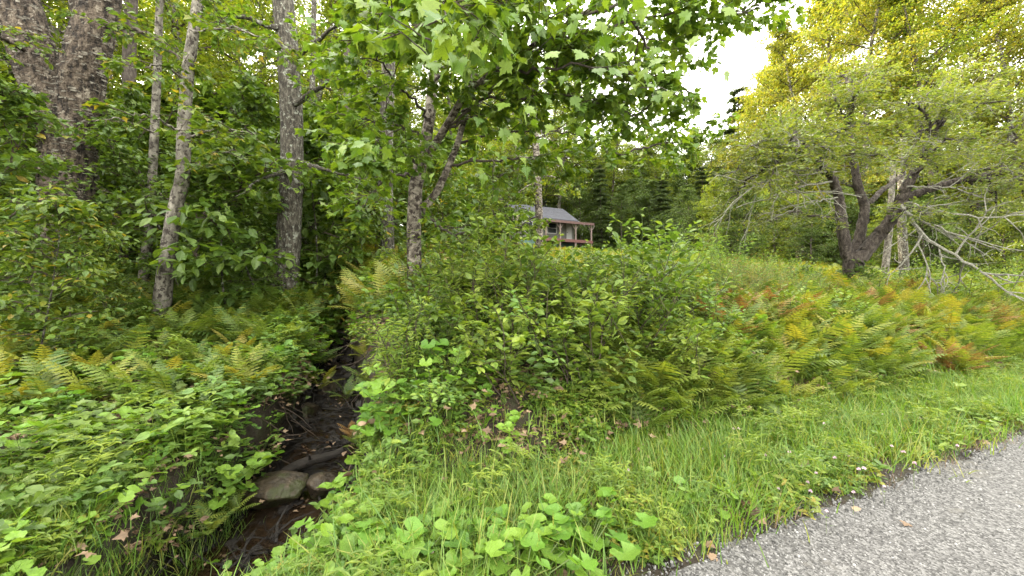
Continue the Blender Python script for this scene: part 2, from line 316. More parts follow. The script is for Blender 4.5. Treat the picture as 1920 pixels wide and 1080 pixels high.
# stream water: a thin sheet over the bed
mw, t, out = mat_new('stream_water'); pb = t.nodes.new('ShaderNodeBsdfPrincipled'); pb.inputs['Base Color'].default_value = (.14, .09, .05, 1)
pb.inputs['Transmission Weight'].default_value = .9; pb.inputs['Roughness'].default_value = .04; pb.inputs['IOR'].default_value = 1.33
nb = t.nodes.new('ShaderNodeTexNoise'); nb.inputs['Scale'].default_value = 14; nb.inputs['Detail'].default_value = 3; bp = t.nodes.new('ShaderNodeBump'); bp.inputs['Strength'].default_value = .35; bp.inputs['Distance'].default_value = .02
t.links.new(nb.outputs[0], bp.inputs['Height']); t.links.new(bp.outputs[0], pb.inputs['Normal']); t.links.new(pb.outputs[0], out.inputs[0])
ys = np.linspace(1.9, 8.5, 90); wm = MB(); cols = np.linspace(-1, 1, 9)
wv = np.array([[stream_x(y) + c * np.interp(y, [3, 4.6, 5.6, 9], [.85, .66, .4, .16]), y, stream_z(y) + .045] for y in ys for c in cols])
i = np.arange(89)[:, None] * 9 + np.arange(8)[None]; f = np.stack([i, i + 1, i + 10, i + 9], -1).reshape(-1, 4); wm.add(wv, f, np.full(len(f), 4))
structure('stream_water', wm.mesh('stream_water', mw, smooth=True))

# ------------------------------------------------------------------ rocks, log
def rock_mesh(name, sx, sy, sz, seed, mat, n=26, flat=.0):
    g = np.random.default_rng(seed); th = np.linspace(0, math.pi, n); ph = np.linspace(0, 2 * math.pi, 2 * n, endpoint=False)
    T, Pp = np.meshgrid(th, ph, indexing='ij'); v = np.stack([np.sin(T) * np.cos(Pp), np.sin(T) * np.sin(Pp), np.cos(T)], -1)
    for _ in range(9):                                   # cut facets
        d = nrm(g.normal(size=3)); o_ = g.uniform(.5, .82); q = v @ d; v = v - np.maximum(q - o_, 0)[..., None] * d * .97
    v = v * (1 + .04 * wavy(v[..., 0] * 3, v[..., 1] * 3 + v[..., 2] * 4, 1.5, seed)[..., None]) * np.array([sx, sy, sz])
    k = 2 * n; i = np.arange(n - 1)[:, None] * k; j = np.arange(k)[None]; f = np.stack([i + j, i + k + j, i + k + (j + 1) % k, i + (j + 1) % k], -1).reshape(-1, 4)
    m = MB(); m.add(v.reshape(-1, 3), f, np.full(len(f), 4)); return m.mesh(name, mat, smooth=True)
def one(name, me, loc, rot, label, cat, group=None):
    o = link(name, me, label=label, category=cat, group=group); o.location = loc; o.rotation_euler = rot; return o
one('boulder', rock_mesh('boulder', .42, .3, .2, 5, M_rock), P(515, 925, 4.35), (.15, -.1, .25), 'large flat brown mossy boulder sitting in the shallow stream', 'boulder')
one('rock', rock_mesh('rock', .24, .2, .17, 8, M_rock), P(605, 915, 4.5), (.1, .2, 1), 'smaller moss covered rock wedged between the large boulder and the right bank', 'rock')
one('rock', rock_mesh('rock', .3, .2, .12, 12, M_rock), P(440, 895, 4.7), (0, .1, .3), 'low dark wet rock just behind the left end of the large boulder', 'rock')
one('rock', rock_mesh('rock', .28, .3, .16, 15, M_rock), P(560, 770, 6.0), (0.2, 0, .3), 'black wet rock halfway up the stream gully', 'rock')
one('rock', rock_mesh('rock', .3, .25, .2, 18, M_rock), P(620, 730, 7.0), (0, 0.2, 1.3), 'topmost dark wet rock in the stream gully', 'rock')
lm = MB(); q = np.array([P(528, 892, 4.7), P(560, 880, 4.75), P(600, 862, 4.85), P(640, 842, 4.95)]); lp = np.array([q[0] + (q[-1] - q[0]) * u + np.array([0, 0, .03 * math.sin(u * 5)]) for u in np.linspace(-.05, 1.05, 14)])
lm.tube(lp, np.linspace(.075, .045, 14), 12, rough=.07); lm.tube([lp[6], lp[6] + (.05, -.1, .12)], [.02, .01], 6)
link('fallen_log', lm.mesh('fallen_log', M_log, smooth=True), label='dark wet dead log lying across the stream behind the boulder', category='log')
lm = MB(); q0, q1 = P(655, 508, 12), P(790, 520, 11); lm.tube([q0 + (q1 - q0) * u for u in np.linspace(0, 1, 8)], np.linspace(.16, .1, 8), 10, rough=.06)
link('fallen_log', lm.mesh('fallen_log', B['dark'], smooth=True), label='dark fallen trunk lying in the wood behind the leaning maple', category='log')
# black debris, stones and rootlets lying in the wet gully
M_muck = surf_mat('wet_black_debris', [(.008, .006, .005), (.02, .016, .012), (.05, .042, .035)], [.35, .55, .8], scale=(20, 20, 20), bump=1, bscale=30, dist=.01, rough=.25, spec=.6)
deb = [rock_mesh('debris', 1, .7, .45, 70 + s_, M_muck, n=6) for s_ in range(3)]; sk = MB()
for _ in range(5): sk.tube(np.array([(0, 0, 0), (2, .3, .2), (4, -.2, .1)]) @ np.array(Matrix.Rotation(_ * 1.3, 3, 'Z')) + (_ % 2, 0, .1 * _), [.12, .1, .05], 4)
deb.append(sk.mesh('debris_sticks', M_muck)); n = 2600; y = rng.uniform(3.2, 9, n); x = stream_x(y) + rng.normal(0, .42, n); kp = (rng.uniform(0, 1, n) < np.where(y < 4.5, .35, 1.)) & (hz(x, y) < stream_z(y) + .35); x, y = x[kp], y[kp]; n = len(x)
scatter('stream_debris', 'black wet stones, sticks and rotten leaves choking the stream gully', 'debris', np.stack([x, y, hz(x, y) + .02], -1), rng.uniform(-.5, 6, (n, 3)) * (.1, .1, 1), rng.gamma(3, .016, n) + .01, rng.integers(0, 4, n), deb)
rt = MB()
for _ in range(70):
    y0 = rng.uniform(4.6, 8.2); sd = rng.choice([-1, 1]); x0 = stream_x(y0) + sd * rng.uniform(.5, .85); rt.tube(wander((x0, y0, H(x0, y0) + .05), (-sd * rng.uniform(.2, 1), rng.normal(0, .6), -.6), rng.uniform(.3, .8), 7, .25, -.05), np.linspace(.007, .002, 8), 4)
link('rootlets', rt.mesh('rootlets', B['twig']), kind='stuff', label='thin roots and dead stems hanging from the gully banks', category='roots')
# gravel stones on the road
peb = [rock_mesh('pebble', 1, .8, .55, 20 + s, M_peb, n=5) for s in range(4)]
n = 26000; s_ = -np.abs(rng.exponential(1.1, n)) + rng.normal(.05, .07, n); t_ = -1 + rng.uniform(0, 1, n) ** 1.6 * 10; x, y = from_st(s_, t_); ok = in_view(x, y) & (s_ < .22) & (y > 1.3); x, y = x[ok], y[ok]
m_ = len(x); scatter('gravel', 'loose pale grey stones covering the surface of the road', 'gravel', np.stack([x, y, np.maximum(hz(x, y), 0) + .006], -1), rng.uniform(0, 6, (m_, 3)), rng.gamma(3, .0019, m_) + .0025, rng.integers(0, 4, m_), peb)

# ------------------------------------------------------------------ trees
def resample(pts, n, wob=0.):
    pts = np.asarray(pts, float); l = np.concatenate([[0], np.cumsum(np.linalg.norm(np.diff(pts, axis=0), axis=1))]); u = np.linspace(0, l[-1], n)
    # smooth (Catmull-like) via cubic through averaging
    q = np.stack([np.interp(u, l, pts[:, a]) for a in range(3)], -1)
    for _ in range(max(1, n // (len(pts) * 3))): q[1:-1] = (q[:-2] + 2 * q[1:-1] + q[2:]) / 4
    if wob: q[1:-1] += rng.normal(0, wob, (n - 2, 3))
    return q
def spray(acc, tpl, c, rad, n, size, flat=.18, tilt=.35, droop=.2, mi=0, center=None):
    """a flat layer of leaves round the point c, midribs pointing outward"""
    if n < 1: return
    a = rng.uniform(0, 6.283, n); r = rad * np.sqrt(rng.uniform(0, 1, n)); off = np.stack([np.cos(a) * r, np.sin(a) * r, rng.normal(0, flat * rad, n) - droop * r * r / max(rad, .01)], -1)
    d = np.stack([np.cos(a), np.sin(a), np.full(n, -.3)], -1) + rng.normal(0, .55, (n, 3)); nn = np.array([0, 0, 1.]) + rng.normal(0, tilt, (n, 3))
    acc.leaves(tpl, np.asarray(c) + off, d, nn, size * rng.uniform(.7, 1.2, n), rng.uniform(0, 1, n), mi)
def twig_leaves(acc, tpl, path, size, per=2, spread=.6, tilt=.35, hang=0.35, mi=0):
    """leaves in pairs along a twig"""
    k = len(path); tan = nrm(np.gradient(path, axis=0)); ps, ds = [], []
    for i in range(1, k):
        for _ in range(per):
            side = nrm(np.cross(tan[i], [0, 0, 1])) * rng.choice([-1, 1]); dd = nrm(tan[i] * .6 + side * spread * 1.6 + rng.normal(0, .3, 3) - np.array([0, 0, hang]))
            ps.append(path[i] + dd * size * .35); ds.append(dd)
    n = len(ps); acc.leaves(tpl, np.array(ps), np.array(ds), np.array([0, 0, 1.]) + rng.normal(0, tilt, (n, 3)), size * rng.uniform(.65, 1.2, n), rng.uniform(0, 1, n), mi)

def forest_tree(name, bark, leafm, Hh=16., r=.2, base=.3, wide=3.4, limbs=30, sprays=7, leaves=60, lsize=.15, lean=.03, seed=1, tpl=T_FAR):
    """trunk with its limbs, and a crown of layered sprays"""
    global rng; keep = rng; rng = np.random.default_rng(seed)
    tw, lw, cr = MB(), MB(), MB(); n = 26; tp = wander((0, 0, -.3), (rng.normal(0, lean), rng.normal(0, lean), 1), Hh, n, .035)
    tw.tube(tp, r * (1 - np.linspace(0, 1, n + 1) ** 1.3 * .93) * (1 + .5 * np.exp(-np.linspace(0, 1, n + 1) * 40)), 10, rough=.05)
    for i in range(limbs):
        u = base + (1 - base) * (i + rng.uniform(0, 1)) / limbs * .98; p0 = tp[int(u * n)]; v = (u - base) / (1 - base)
        L = wide * (math.sin(math.pi * min(1, .22 + v * .75)) ** .8) * rng.uniform(.65, 1.15); az = i * 2.4 + rng.normal(0, .5)
        el = rng.uniform(0., .35) + v * .8; pth = wander(p0, (math.cos(az), math.sin(az), math.tan(min(el, 1.2))), L, 8, .14, -.02)
        lw.tube(pth, np.linspace(r * .28 * (1 - v * .6), .008, 9), 5, cap=False)
        for k in range(sprays):
            q = pth[min(8, int(2 + 6.9 * (k + .5) / sprays))] + rng.normal(0, .38, 3) * np.array([1, 1, .5]) * L / 3
            lw.tube([pth[max(1, int(1 + 6 * k / sprays))], (q + pth[min(8, 2 + k)]) / 2 + rng.normal(0, .05, 3), q], [.014, .01, .005], 3, cap=False)
            spray(cr, tpl, q, rng.uniform(.4, .85) * (L / 3) ** .5, int(leaves * rng.uniform(.6, 1.3)), lsize, flat=.16)
    rng = keep; I = Matrix()
    return [('trunk', tw.mesh(name + '_trunk', B[bark], smooth=True), I, None), ('branch', lw.mesh(name + '_branch', B['dark' if bark == 'dark' else 'twig']), I, None), ('crown', cr.mesh(name + '_crown', G[leafm]), I, 'stuff')]
def hemlock(name, Hh=14., seed=1):
    global rng; keep = rng; rng = np.random.default_rng(seed); tw, cr = MB(), MB()
    tp = wander((0, 0, -.3), (0, 0, 1), Hh, 20, .01); tw.tube(tp, np.linspace(.18, .015, 21), 8, rough=.04)
    for i in range(130):
        u = .06 + .94 * (i + rng.uniform(-2, 3)) / 132; u = min(max(u, .04), .99); L = (1 - u) ** .6 * 2.9 + .15; p0 = tp[min(20, int(u * 20))] * 1.0; az = rng.uniform(0, 6.283); L *= rng.uniform(.7, 1.1)
        pth = wander(p0, (math.cos(az), math.sin(az), .12), L, 7, .07, -.045); tw.tube(pth, np.linspace(.03, .004, 8), 4, cap=False)
        for q in range(1, 8):
            m = int(20 * (L / 2) ** .5) + 4
            side = nrm(np.cross(pth[min(7, q)] - pth[q - 1], [0, 0, 1])); t = rng.uniform(-1, 1, m)[:, None]; wd = .55 * L / 2.5 * (1.1 - q / 9)
            c = pth[q] + side * t * wd + rng.normal(0, .06, (m, 3)); c[:, 2] -= (np.abs(t[:, 0]) * wd) ** 2 * .3
            cr.leaves(T_LAN, c, nrm(pth[q] - pth[q - 1]) * .7 + side * np.sign(t) * .8 + rng.normal(0, .25, (m, 3)) - np.array([0, 0, .2]), np.array([0, 0, 1.]) + rng.normal(0, .3, (m, 3)), rng.uniform(.2, .38, m), rng.uniform(0, 1, m))
    rng = keep; I = Matrix()
    return [('trunk', tw.mesh(name + '_trunk', B['dark'], smooth=True), I, None), ('crown', cr.mesh(name + '_crown', G['hemlock']), I, 'stuff')]

protoA = [forest_tree('maple_%d' % s, bk, 'maple_far', Hh=h, r=rr, base=b, wide=wd, seed=s, limbs=li) for s, bk, h, rr, b, wd, li in
          ((31, 'grey', 17, .20, .28, 3.4, 34), (32, 'dark', 15, .15, .18, 3.0, 30), (33, 'grey', 18, .24, .35, 3.8, 34))]
protoY = [forest_tree('sunlit_%d' % s, bk, 'yellow', Hh=h, r=rr, base=b, wide=wd, seed=s, limbs=li, leaves=95, lsize=.17) for s, bk, h, rr, b, wd, li in
          ((41, 'grey', 20, .24, .25, 4.0, 40), (42, 'dark', 18, .2, .2, 3.8, 38))]
protoF = [forest_tree('edge_%d' % s, 'dark', 'maple_far', Hh=h, r=.14, base=.03, wide=3.8, limbs=46, seed=s, leaves=48, lsize=.2) for s, h in ((71, 14), (72, 10))]
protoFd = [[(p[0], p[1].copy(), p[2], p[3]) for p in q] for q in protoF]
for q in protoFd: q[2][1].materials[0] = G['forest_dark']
protoH = [hemlock('hemlock_a', 15, 51), hemlock('hemlock_b', 13, 52)]
protoS = [forest_tree('sapling_%d' % s, 'grey', lf, Hh=h, r=rr, base=b, wide=wd, limbs=li, sprays=6, leaves=20, lsize=.15, tpl=T_MAPS if s % 2 else T_OV, lean=.08, seed=s) for s, h, rr, b, wd, li, lf in
          ((61, 5.5, .03, .16, 1.5, 26, 'dark'), (62, 4.2, .022, .12, 1.3, 22, 'dark_y'), (63, 7.0, .045, .2, 1.8, 30, 'dark'), (64, 3.0, .016, .12, 1.0, 16, 'dark'))]

def plant_tree(kind, parts, px, Y, hgt, label, cat='tree', group=None, base_h=16., top=None, rz=None, name=None):
    x = (px - 960) / FPX * Y; z = H(x, Y); h = hgt
    if top is not None: h = EYE + (540 - top) / FPX * Y - z
    return place(name or kind, parts, (x, Y, z), rng.uniform(0, 6.28) if rz is None else rz, h / base_h, label, cat, group)

G_LEFT = 'tall trees of the wood left of the house'
for k, (px, Y, h) in enumerate([(20, 13, 17), (-60, 17, 18), (95, 20, 19), (190, 15, 16), (240, 12.5, 17), (300, 22, 19), (380, 15, 18), (435, 19, 17), (480, 26, 19), (560, 16, 15), (600, 23, 18), (655, 17, 15), (690, 28, 18),
                                  (745, 21, 16), (-180, 22, 19), (150, 28, 20), (330, 32, 20), (520, 34, 20), (0, 30, 20), (-250, 14, 17), (780, 32, 17), (850, 27, 16), (880, 40, 17), (620, 40, 20), (430, 42, 20), (220, 42, 20), (470, 21, 18), (540, 27, 19), (260, 25, 18), (390, 28, 19), (570, 36, 21), (715, 38, 20), (760, 29, 17), (120, 36, 21)]):
    plant_tree('forest_tree', protoA[k % 3], px, Y, h, 'slim tall broadleaf tree deep in the left wood', 'tree', G_LEFT, (17, 15, 18)[k % 3])
G_MID = 'green trees rising behind the cabin'
for k, (px, Y, tp) in enumerate([(900, 48, 40), (960, 54, 50), (1010, 50, 80), (1080, 56, 130), (1135, 52, 190), (930, 44, 60), (1040, 47, 120), (985, 42, 90), (860, 46, 30), (1190, 58, 240), (1250, 50, 250), (1310, 46, 245), (1340, 56, 230), (1290, 60, 225), (1220, 62, 235), (820, 50, 80)]):
    plant_tree('forest_tree', protoA[k % 3], px, Y, 0, 'green broadleaf tree on the rising slope behind the cabin', 'tree', G_MID, (17, 15, 18)[k % 3], top=tp)
G_BACK = 'soft green trees of the wooded hillside behind the cabin'
for k, (px, Y, tp) in enumerate([(1040, 62, 230), (1100, 60, 270), (1150, 63, 260), (1200, 57, 275), (1250, 64, 265), (1300, 57, 280), (1350, 62, 260), (1400, 55, 280), (1120, 50, 320), (1195, 49, 330), (1270, 51, 320), (1345, 48, 330), (1165, 43, 345), (1215, 45, 335), (1285, 42, 345), (1090, 46, 335), (1360, 40, 340), (1430, 50, 260), (1480, 56, 250), (980, 60, 220), (920, 58, 200), (870, 62, 180), (1060, 52, 310), (1700, 45, 200), (1850, 42, 200), (1600, 48, 220), (1930, 38, 220)]):
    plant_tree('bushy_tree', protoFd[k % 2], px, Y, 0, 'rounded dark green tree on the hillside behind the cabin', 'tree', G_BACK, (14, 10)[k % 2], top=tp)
G_HEM = 'dark hemlocks beside and behind the cabin'
for k, (px, Y, tp) in enumerate([(1128, 46, 300), (1240, 41, 320), (1318, 43, 300), (1370, 34, 310), (1430, 36, 300), (1010, 49, 300), (1500, 30, 330), (1570, 33, 320), (1780, 26, 380), (1850, 24, 370), (1700, 28, 360), (1920, 22, 360), (1640, 30, 330)]):
    plant_tree('hemlock_tree', protoH[k % 2], px, Y, 0, 'dark drooping hemlock at the edge of the clearing', 'tree', G_HEM, (15, 13)[k % 2], top=tp)
plant_tree('spruce_tree', protoH[0], 1387, 45, 0, 'pointed dark spruce top showing above the yellow trees against the sky', 'tree', None, 15, top=150)
G_YEL = 'tall sunlit yellow trees on the right'
for k, (px, Y, tp) in enumerate([(1395, 40, 170), (1440, 33, 120), (1500, 30, 10), (1560, 34, -60), (1620, 28, -90), (1690, 33, -120), (1750, 27, -60), (1830, 30, -120), (1900, 25, -80), (1980, 29, -100), (1540, 42, -20), (1660, 42, -140), (1800, 44, -160), (1470, 44, 70), (2080, 26, -100)]):
    plant_tree('yellow_tree', (protoA[1] if px > 1600 and k % 3 == 0 else protoY[k % 2]), px, Y, 0, 'tall glowing yellow green tree behind the apple tree', 'tree', G_YEL, (15 if px > 1600 and k % 3 == 0 else (20, 18)[k % 2]), top=tp)
G_EDGE = 'bushy young trees closing the edge of the clearing'
for k, (px, Y, tp) in enumerate([(1340, 27, 330), (1395, 25, 350), (1290, 31, 350), (1450, 27, 330), (1520, 24, 360), (1590, 26, 350), (1660, 23, 380), (1730, 25, 350), (1800, 21, 380), (1880, 20, 370), (1950, 19, 380), (1240, 38, 400), (1180, 44, 400), (860, 30, 330), (800, 26, 330), (905, 36, 350), (2020, 19, 350), (1480, 34, 300), (1620, 34, 300), (1760, 33, 300), (1155, 52, 400), (1105, 54, 380), (1210, 50, 390), (1270, 46, 385), (1330, 42, 380), (1385, 38, 390), (1060, 56, 370), (1440, 40, 380), (1000, 56, 370), (960, 54, 350), (1245, 54, 350), (1175, 58, 330), (1310, 52, 350), (1550, 40, 360), (1690, 40, 360), (1840, 36, 360), (893, 41, 330), (872, 44, 300), (915, 47, 320)]):
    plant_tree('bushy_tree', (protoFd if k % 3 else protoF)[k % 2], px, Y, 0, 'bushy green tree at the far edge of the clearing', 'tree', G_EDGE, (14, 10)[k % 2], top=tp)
G_DEEP = 'bushy young trees filling the wood on the left'
for k, (px, Y, h) in enumerate([(-150, 17, 8), (-20, 20, 9), (80, 17, 7), (180, 22, 9), (270, 18, 7), (350, 24, 9), (430, 22, 8), (500, 19, 7), (580, 25, 9), (650, 21, 8), (720, 26, 9), (780, 22, 7), (130, 30, 10), (480, 32, 11), (680, 34, 11), (300, 33, 11), (0, 28, 10)]):
    plant_tree('bushy_tree', protoF[k % 2], px, Y, h, 'bushy young tree in the wood behind the near trunks', 'tree', G_DEEP, (14, 10)[k % 2])
G_SAP = 'thin understory saplings left of the stream'
for k, (px, Y, h) in enumerate([(-20, 6.6, 4.4), (-40, 8.5, 5), (185, 10.6, 4.6), (60, 12, 6), (225, 10.5, 5.5), (205, 6.6, 1.9), (350, 9, 5.2), (425, 8.2, 4.2), (450, 10.5, 6), (330, 12, 6.5), (500, 8.4, 3.6), (590, 10, 5), (610, 12.5, 6), (655, 9.4, 3.6), (700, 13, 5.5),
                                 (560, 13.5, 6.5), (20, 12.5, 7), (150, 13.5, 7), (270, 14.5, 7), (420, 13.5, 7), (-100, 11, 6), (840, 12, 4), (880, 15, 5), (820, 16, 6), (740, 15, 6), (60, 5.4, 2.6), (920, 20, 6), (660, 15, 6.5), (480, 16, 7), (180, 7.4, 2.4)]):
    lab = ('thin layered sapling near the stream on the left' if Y < 9 else 'thin layered sapling deeper in the left wood')
    plant_tree('sapling', protoS[k % 4], px, Y, h, lab, 'sapling', G_SAP + (' (near)' if Y < 9 else ' (deeper)'), (5.5, 4.2, 7., 3.)[k % 4])
# far forest, one mass: closes the view beyond the trees one can tell apart, and runs on outside the frame
n = 330; pts, sc_ = [], []
for _ in range(7000):
    x, y = rng.uniform(-75, 85), rng.uniform(-6, 95)
    px = 960 + x / max(y, 1) * FPX; d = math.hypot(x, y)
    if y < 15 and abs(x) < 24: continue
    if d < 26 or (abs(x) < y * 1.35 and y < 58): continue
    if x > 24 and y < 30 and road_s(x, y) < 8: continue
    if road_s(x, y) < 5: continue
    if any((x - p[0]) ** 2 + (y - p[1]) ** 2 < 13 for p in pts): continue
    z = H(x, y); h = rng.uniform(15, 20)
    if 1150 < px < 1420 and y > 0: h = min(h, (EYE + (540 - 262) / FPX * y) - z)
    if h < 5: continue
    pts.append((x, y, z)); sc_.append(h / 17.)
    if len(pts) >= n: break
def joined(parts, name):                                  # all parts of one tree as one mesh with two materials
    m = MB(); mats = []
    for i, p in enumerate(parts):
        me = p[1]; v = np.empty(len(me.vertices) * 3, np.float32); me.vertices.foreach_get('co', v); l = np.empty(len(me.loops), np.int32); me.loops.foreach_get('vertex_index', l)
        t = np.empty(len(me.polygons), np.int32); me.polygons.foreach_get('loop_total', t); r = np.empty(len(t), np.float32); me.attributes['rnd'].data.foreach_get('value', r)
        m.add(v.reshape(-1, 3), l, t, r, i); mats.append(me.materials[0])
    return m.mesh(name, *mats)
scatter('far_forest', 'continuous green wood closing the view beyond the nearer trees', 'forest', pts, np.stack([np.zeros(len(pts)), np.zeros(len(pts)), rng.uniform(0, 6.28, len(pts))], -1), sc_, rng.integers(0, 2, len(pts)), [joined(protoF[0], 'far_tree'), joined(protoA[2], 'far_tree')])

# ---- named trees near the camera ------------------------------------------------------------
I4 = Matrix()
def pix(pts): return np.array([P(*p) for p in pts])
def custom(name, label, cat, foot, parts):
    """parts given in world coordinates; the Empty stands at the foot"""
    root = link(name, None, label=label, category=cat); root.location = foot; inv = Matrix.Translation(-Vector(foot))
    for p in parts: link(p[0], p[1], root, inv @ p[2], p[3])
    return root
def foot_of(pts):
    p = pts[0].copy(); p[2] = H(p[0], p[1]); return tuple(p)
def stem_mesh(name, pts, r0, r1, bark, n=60, sides=20, rough=.05, flare=0., wob=0.):
    q = resample(pts, n, wob); u = np.linspace(0, 1, n); m = MB(); m.tube(q, (r0 + (r1 - r0) * u) * (1 + flare * np.exp(-u * 14)), sides, rough=rough); return m.mesh(name, B[bark], smooth=True), q
def crown_on(limbs, tpl, lsize, leafm, name, every=.35, tl=.9, sub=3, bark='twig', start=.2, gr=-.03, per=2, taper=True, hang=.35):
    """side twigs with leaves along each limb path; returns twig and leaf meshes"""
    tw, lf = MB(), MB()
    for q in limbs:
        L = np.linalg.norm(np.diff(q, axis=0), axis=1).sum(); k = max(2, int(L * (1 - start) / every))
        for i in range(k):
            u = start + (1 - start) * (i + rng.uniform(0, 1)) / k; j = min(len(q) - 2, int(u * (len(q) - 1))); tan = nrm(q[j + 1] - q[j]); side = nrm(np.cross(tan, [0, 0, 1]) + rng.normal(0, .3, 3)) * (1 if i % 2 else -1)
            d = tan * .55 + side * .8 + rng.normal(0, .2, 3); ln = tl * rng.uniform(.5, 1.2) * (1 - .4 * u if taper else 1)
            pth = wander(q[j], d, ln, 7, .16, gr); tw.tube(pth, np.linspace(.009, .003, 8), 4, cap=False); twig_leaves(lf, tpl, pth[2:], lsize, per, hang=hang)
            for s2 in range(sub):
                p2 = wander(pth[rng.integers(2, 6)], nrm(pth[-1] - pth[0]) * .6 + side * rng.normal(0, .9) + rng.normal(0, .4, 3), ln * .5, 5, .18, gr); tw.tube(p2, np.linspace(.005, .002, 6), 3, cap=False)
                twig_leaves(lf, tpl, p2[1:], lsize, per, hang=hang)
    return ('twig', tw.mesh(name + '_twigs', B[bark]), I4, 'stuff'), ('foliage', lf.mesh(name + '_foliage', G[leafm]), I4, 'stuff')

# 1 big shaggy birch with two stems, far left
b0 = pix([(120, 575, 9), (122, 450, 9), (126, 340, 9), (130, 270, 9)]); bL = pix([(130, 330, 9), (112, 240, 9), (72, 130, 8.9), (38, 20, 8.8), (0, -120, 8.7), (-60, -420, 8.5)]); bR = pix([(130, 330, 9.05), (138, 240, 9.1), (155, 140, 9.1), (185, 20, 9.2), (205, -120, 9.2), (240, -420, 9.3)])
m0, _ = stem_mesh('birch_butt', b0, .45, .45, 'birch', 90, 44, .035, .25); m1, qL = stem_mesh('birch_stem', bL, .42, .30, 'birch', 200, 56, .06); m2, qR = stem_mesh('birch_stem', bR, .42, .28, 'birch', 200, 56, .06)
pm = MB()                                                 # curls of peeling bark
for q in (resample(b0, 60), qL[:90], qR[:90]):
    for _ in range(520):
        c = q[rng.integers(0, len(q))]; az = rng.uniform(0, 6.283); o_ = np.array([math.cos(az), math.sin(az), 0]); rr = .45
        v = c + o_ * rr + np.array([0, 0, rng.uniform(-.05, .05)]); t_ = np.array([-o_[1], o_[0], 0]); wd, ht = rng.uniform(.02, .08), rng.uniform(.01, .04)
        out = rng.uniform(.0, .035); pm.add([v - t_ * wd, v + t_ * wd * .2 + o_ * out * .3, v + t_ * wd + o_ * out, v + t_ * wd + o_ * out + (0, 0, ht), v + t_ * wd * .2 + o_ * out * .3 + (0, 0, ht), v - t_ * wd + (0, 0, ht)], [0, 1, 4, 5, 1, 2, 3, 4], [4, 4])
lo = [pix([(60, 100, 8.8), (-20, 60, 7.5), (-120, 90, 6.6)]), pix([(180, 40, 9.2), (280, 60, 8.2), (360, 130, 7.4)]), pix([(130, 330, 8.8), (60, 380, 7.6), (-30, 430, 7.)]), pix([(200, -40, 9.2), (330, -40, 8.4), (430, 20, 8)])]
lo = [resample(q, 20, .02) for q in lo]; bms = []
for q in lo: bm_ = MB(); bm_.tube(q, np.linspace(.05, .012, 20), 7, rough=.05); bms.append(('branch', bm_.mesh('birch_branch', B['twig'], smooth=True), I4, None))
tw, lf = crown_on(lo, T_OV, .12, 'dark_y', 'birch', every=.22, tl=1.0)
custom('birch_tree', 'massive shaggy brown birch forking into two stems at far left', 'tree', foot_of(b0), [('trunk', m0, I4, None), ('trunk_fork', m1, I4, None), ('trunk_fork', m2, I4, None), ('peeling_bark', pm.mesh('birch_curls', B['pale']), I4, 'stuff'), *bms, tw, lf])
# 2.. slim trunks at the left
def slim(label, path, r0, r1, bark, limbs, lsize=.12, leafm='dark', tpl=T_OV, rough=.06, every=.25, tl=.9, n=110):
    p = pix(path); m, q = stem_mesh('slim_trunk', p, r0, r1, bark, n, 22, rough, .2); L = [resample(pix(l), 18, .015) for l in limbs]
    parts = [('trunk', m, I4, None)]
    for l in L: b = MB(); b.tube(l, np.linspace(max(.012, r1 * .35), .006, 18), 7, rough=.06); parts.append(('branch', b.mesh('limb', B[bark], smooth=True), I4, None))
    if L: parts += [*crown_on(L, tpl, lsize, leafm, 'slim', every=every, tl=tl)]
    return custom('broadleaf_tree', label, 'tree', foot_of(p), parts)
slim('slender crooked grey trunk leaning right beside the left bank ferns', [(298, 625, 7.4), (305, 560, 7.4), (318, 450, 7.4), (333, 370, 7.4), (343, 340, 7.4), (345, 240, 7.4), (352, 130, 7.4), (372, 0, 7.4), (385, -200, 7.4)], .135, .07, 'pale',
     [[(345, 260, 7.4), (400, 240, 6.8), (480, 250, 6.2)], [(350, 150, 7.4), (300, 120, 6.8), (245, 130, 6.3)], [(340, 330, 7.4), (400, 290, 7), (460, 280, 6.6)], [(345, 250, 7.4), (290, 220, 6.9), (235, 210, 6.4)], [(360, 60, 7.4), (440, 50, 6.6), (520, 80, 6)]], leafm='dark_y', tpl=T_MAPS)
slim('thin pale stem standing just left of the slender crooked trunk', [(268, 550, 9.2), (275, 470, 9.2), (283, 380, 9.2), (290, 250, 9.2), (298, 50, 9.2), (305, -150, 9.2)], .10, .06, 'pale', [[(290, 250, 9.2), (220, 220, 8.6), (150, 230, 8)], [(285, 350, 9.2), (350, 400, 8.4), (430, 420, 7.8)]])
slim('straight rough grey trunk between the slender trunk and the leaning maple', [(532, 560, 9), (540, 470, 9), (547, 330, 9), (548, 230, 9), (540, 100, 9), (530, -10, 9), (522, -250, 9)], .25, .20, 'grey',
     [[(545, 200, 9), (620, 150, 8), (700, 140, 7)], [(535, 60, 9), (450, 30, 8), (370, 50, 7.2)], [(548, 320, 9), (500, 330, 8), (440, 370, 7.4)], [(545, 120, 9), (610, 60, 8), (700, 20, 7.4)], [(548, 300, 9), (620, 320, 8.4), (690, 340, 8)]], leafm='maple', tpl=T_MAPS, rough=.05)
slim('dark trunk with white patched foot standing just left of the leaning maple', [(724, 560, 11), (726, 480, 11), (722, 380, 11), (724, 250, 11), (728, 120, 11), (735, -60, 11), (740, -250, 11)], .21, .15, 'grey',
     [[(724, 280, 11), (670, 240, 10.2), (610, 260, 9.6)], [(726, 180, 11), (660, 120, 10), (590, 110, 9)], [(724, 330, 11), (690, 330, 10), (650, 370, 9.4)]], leafm='maple', tpl=T_MAPS)
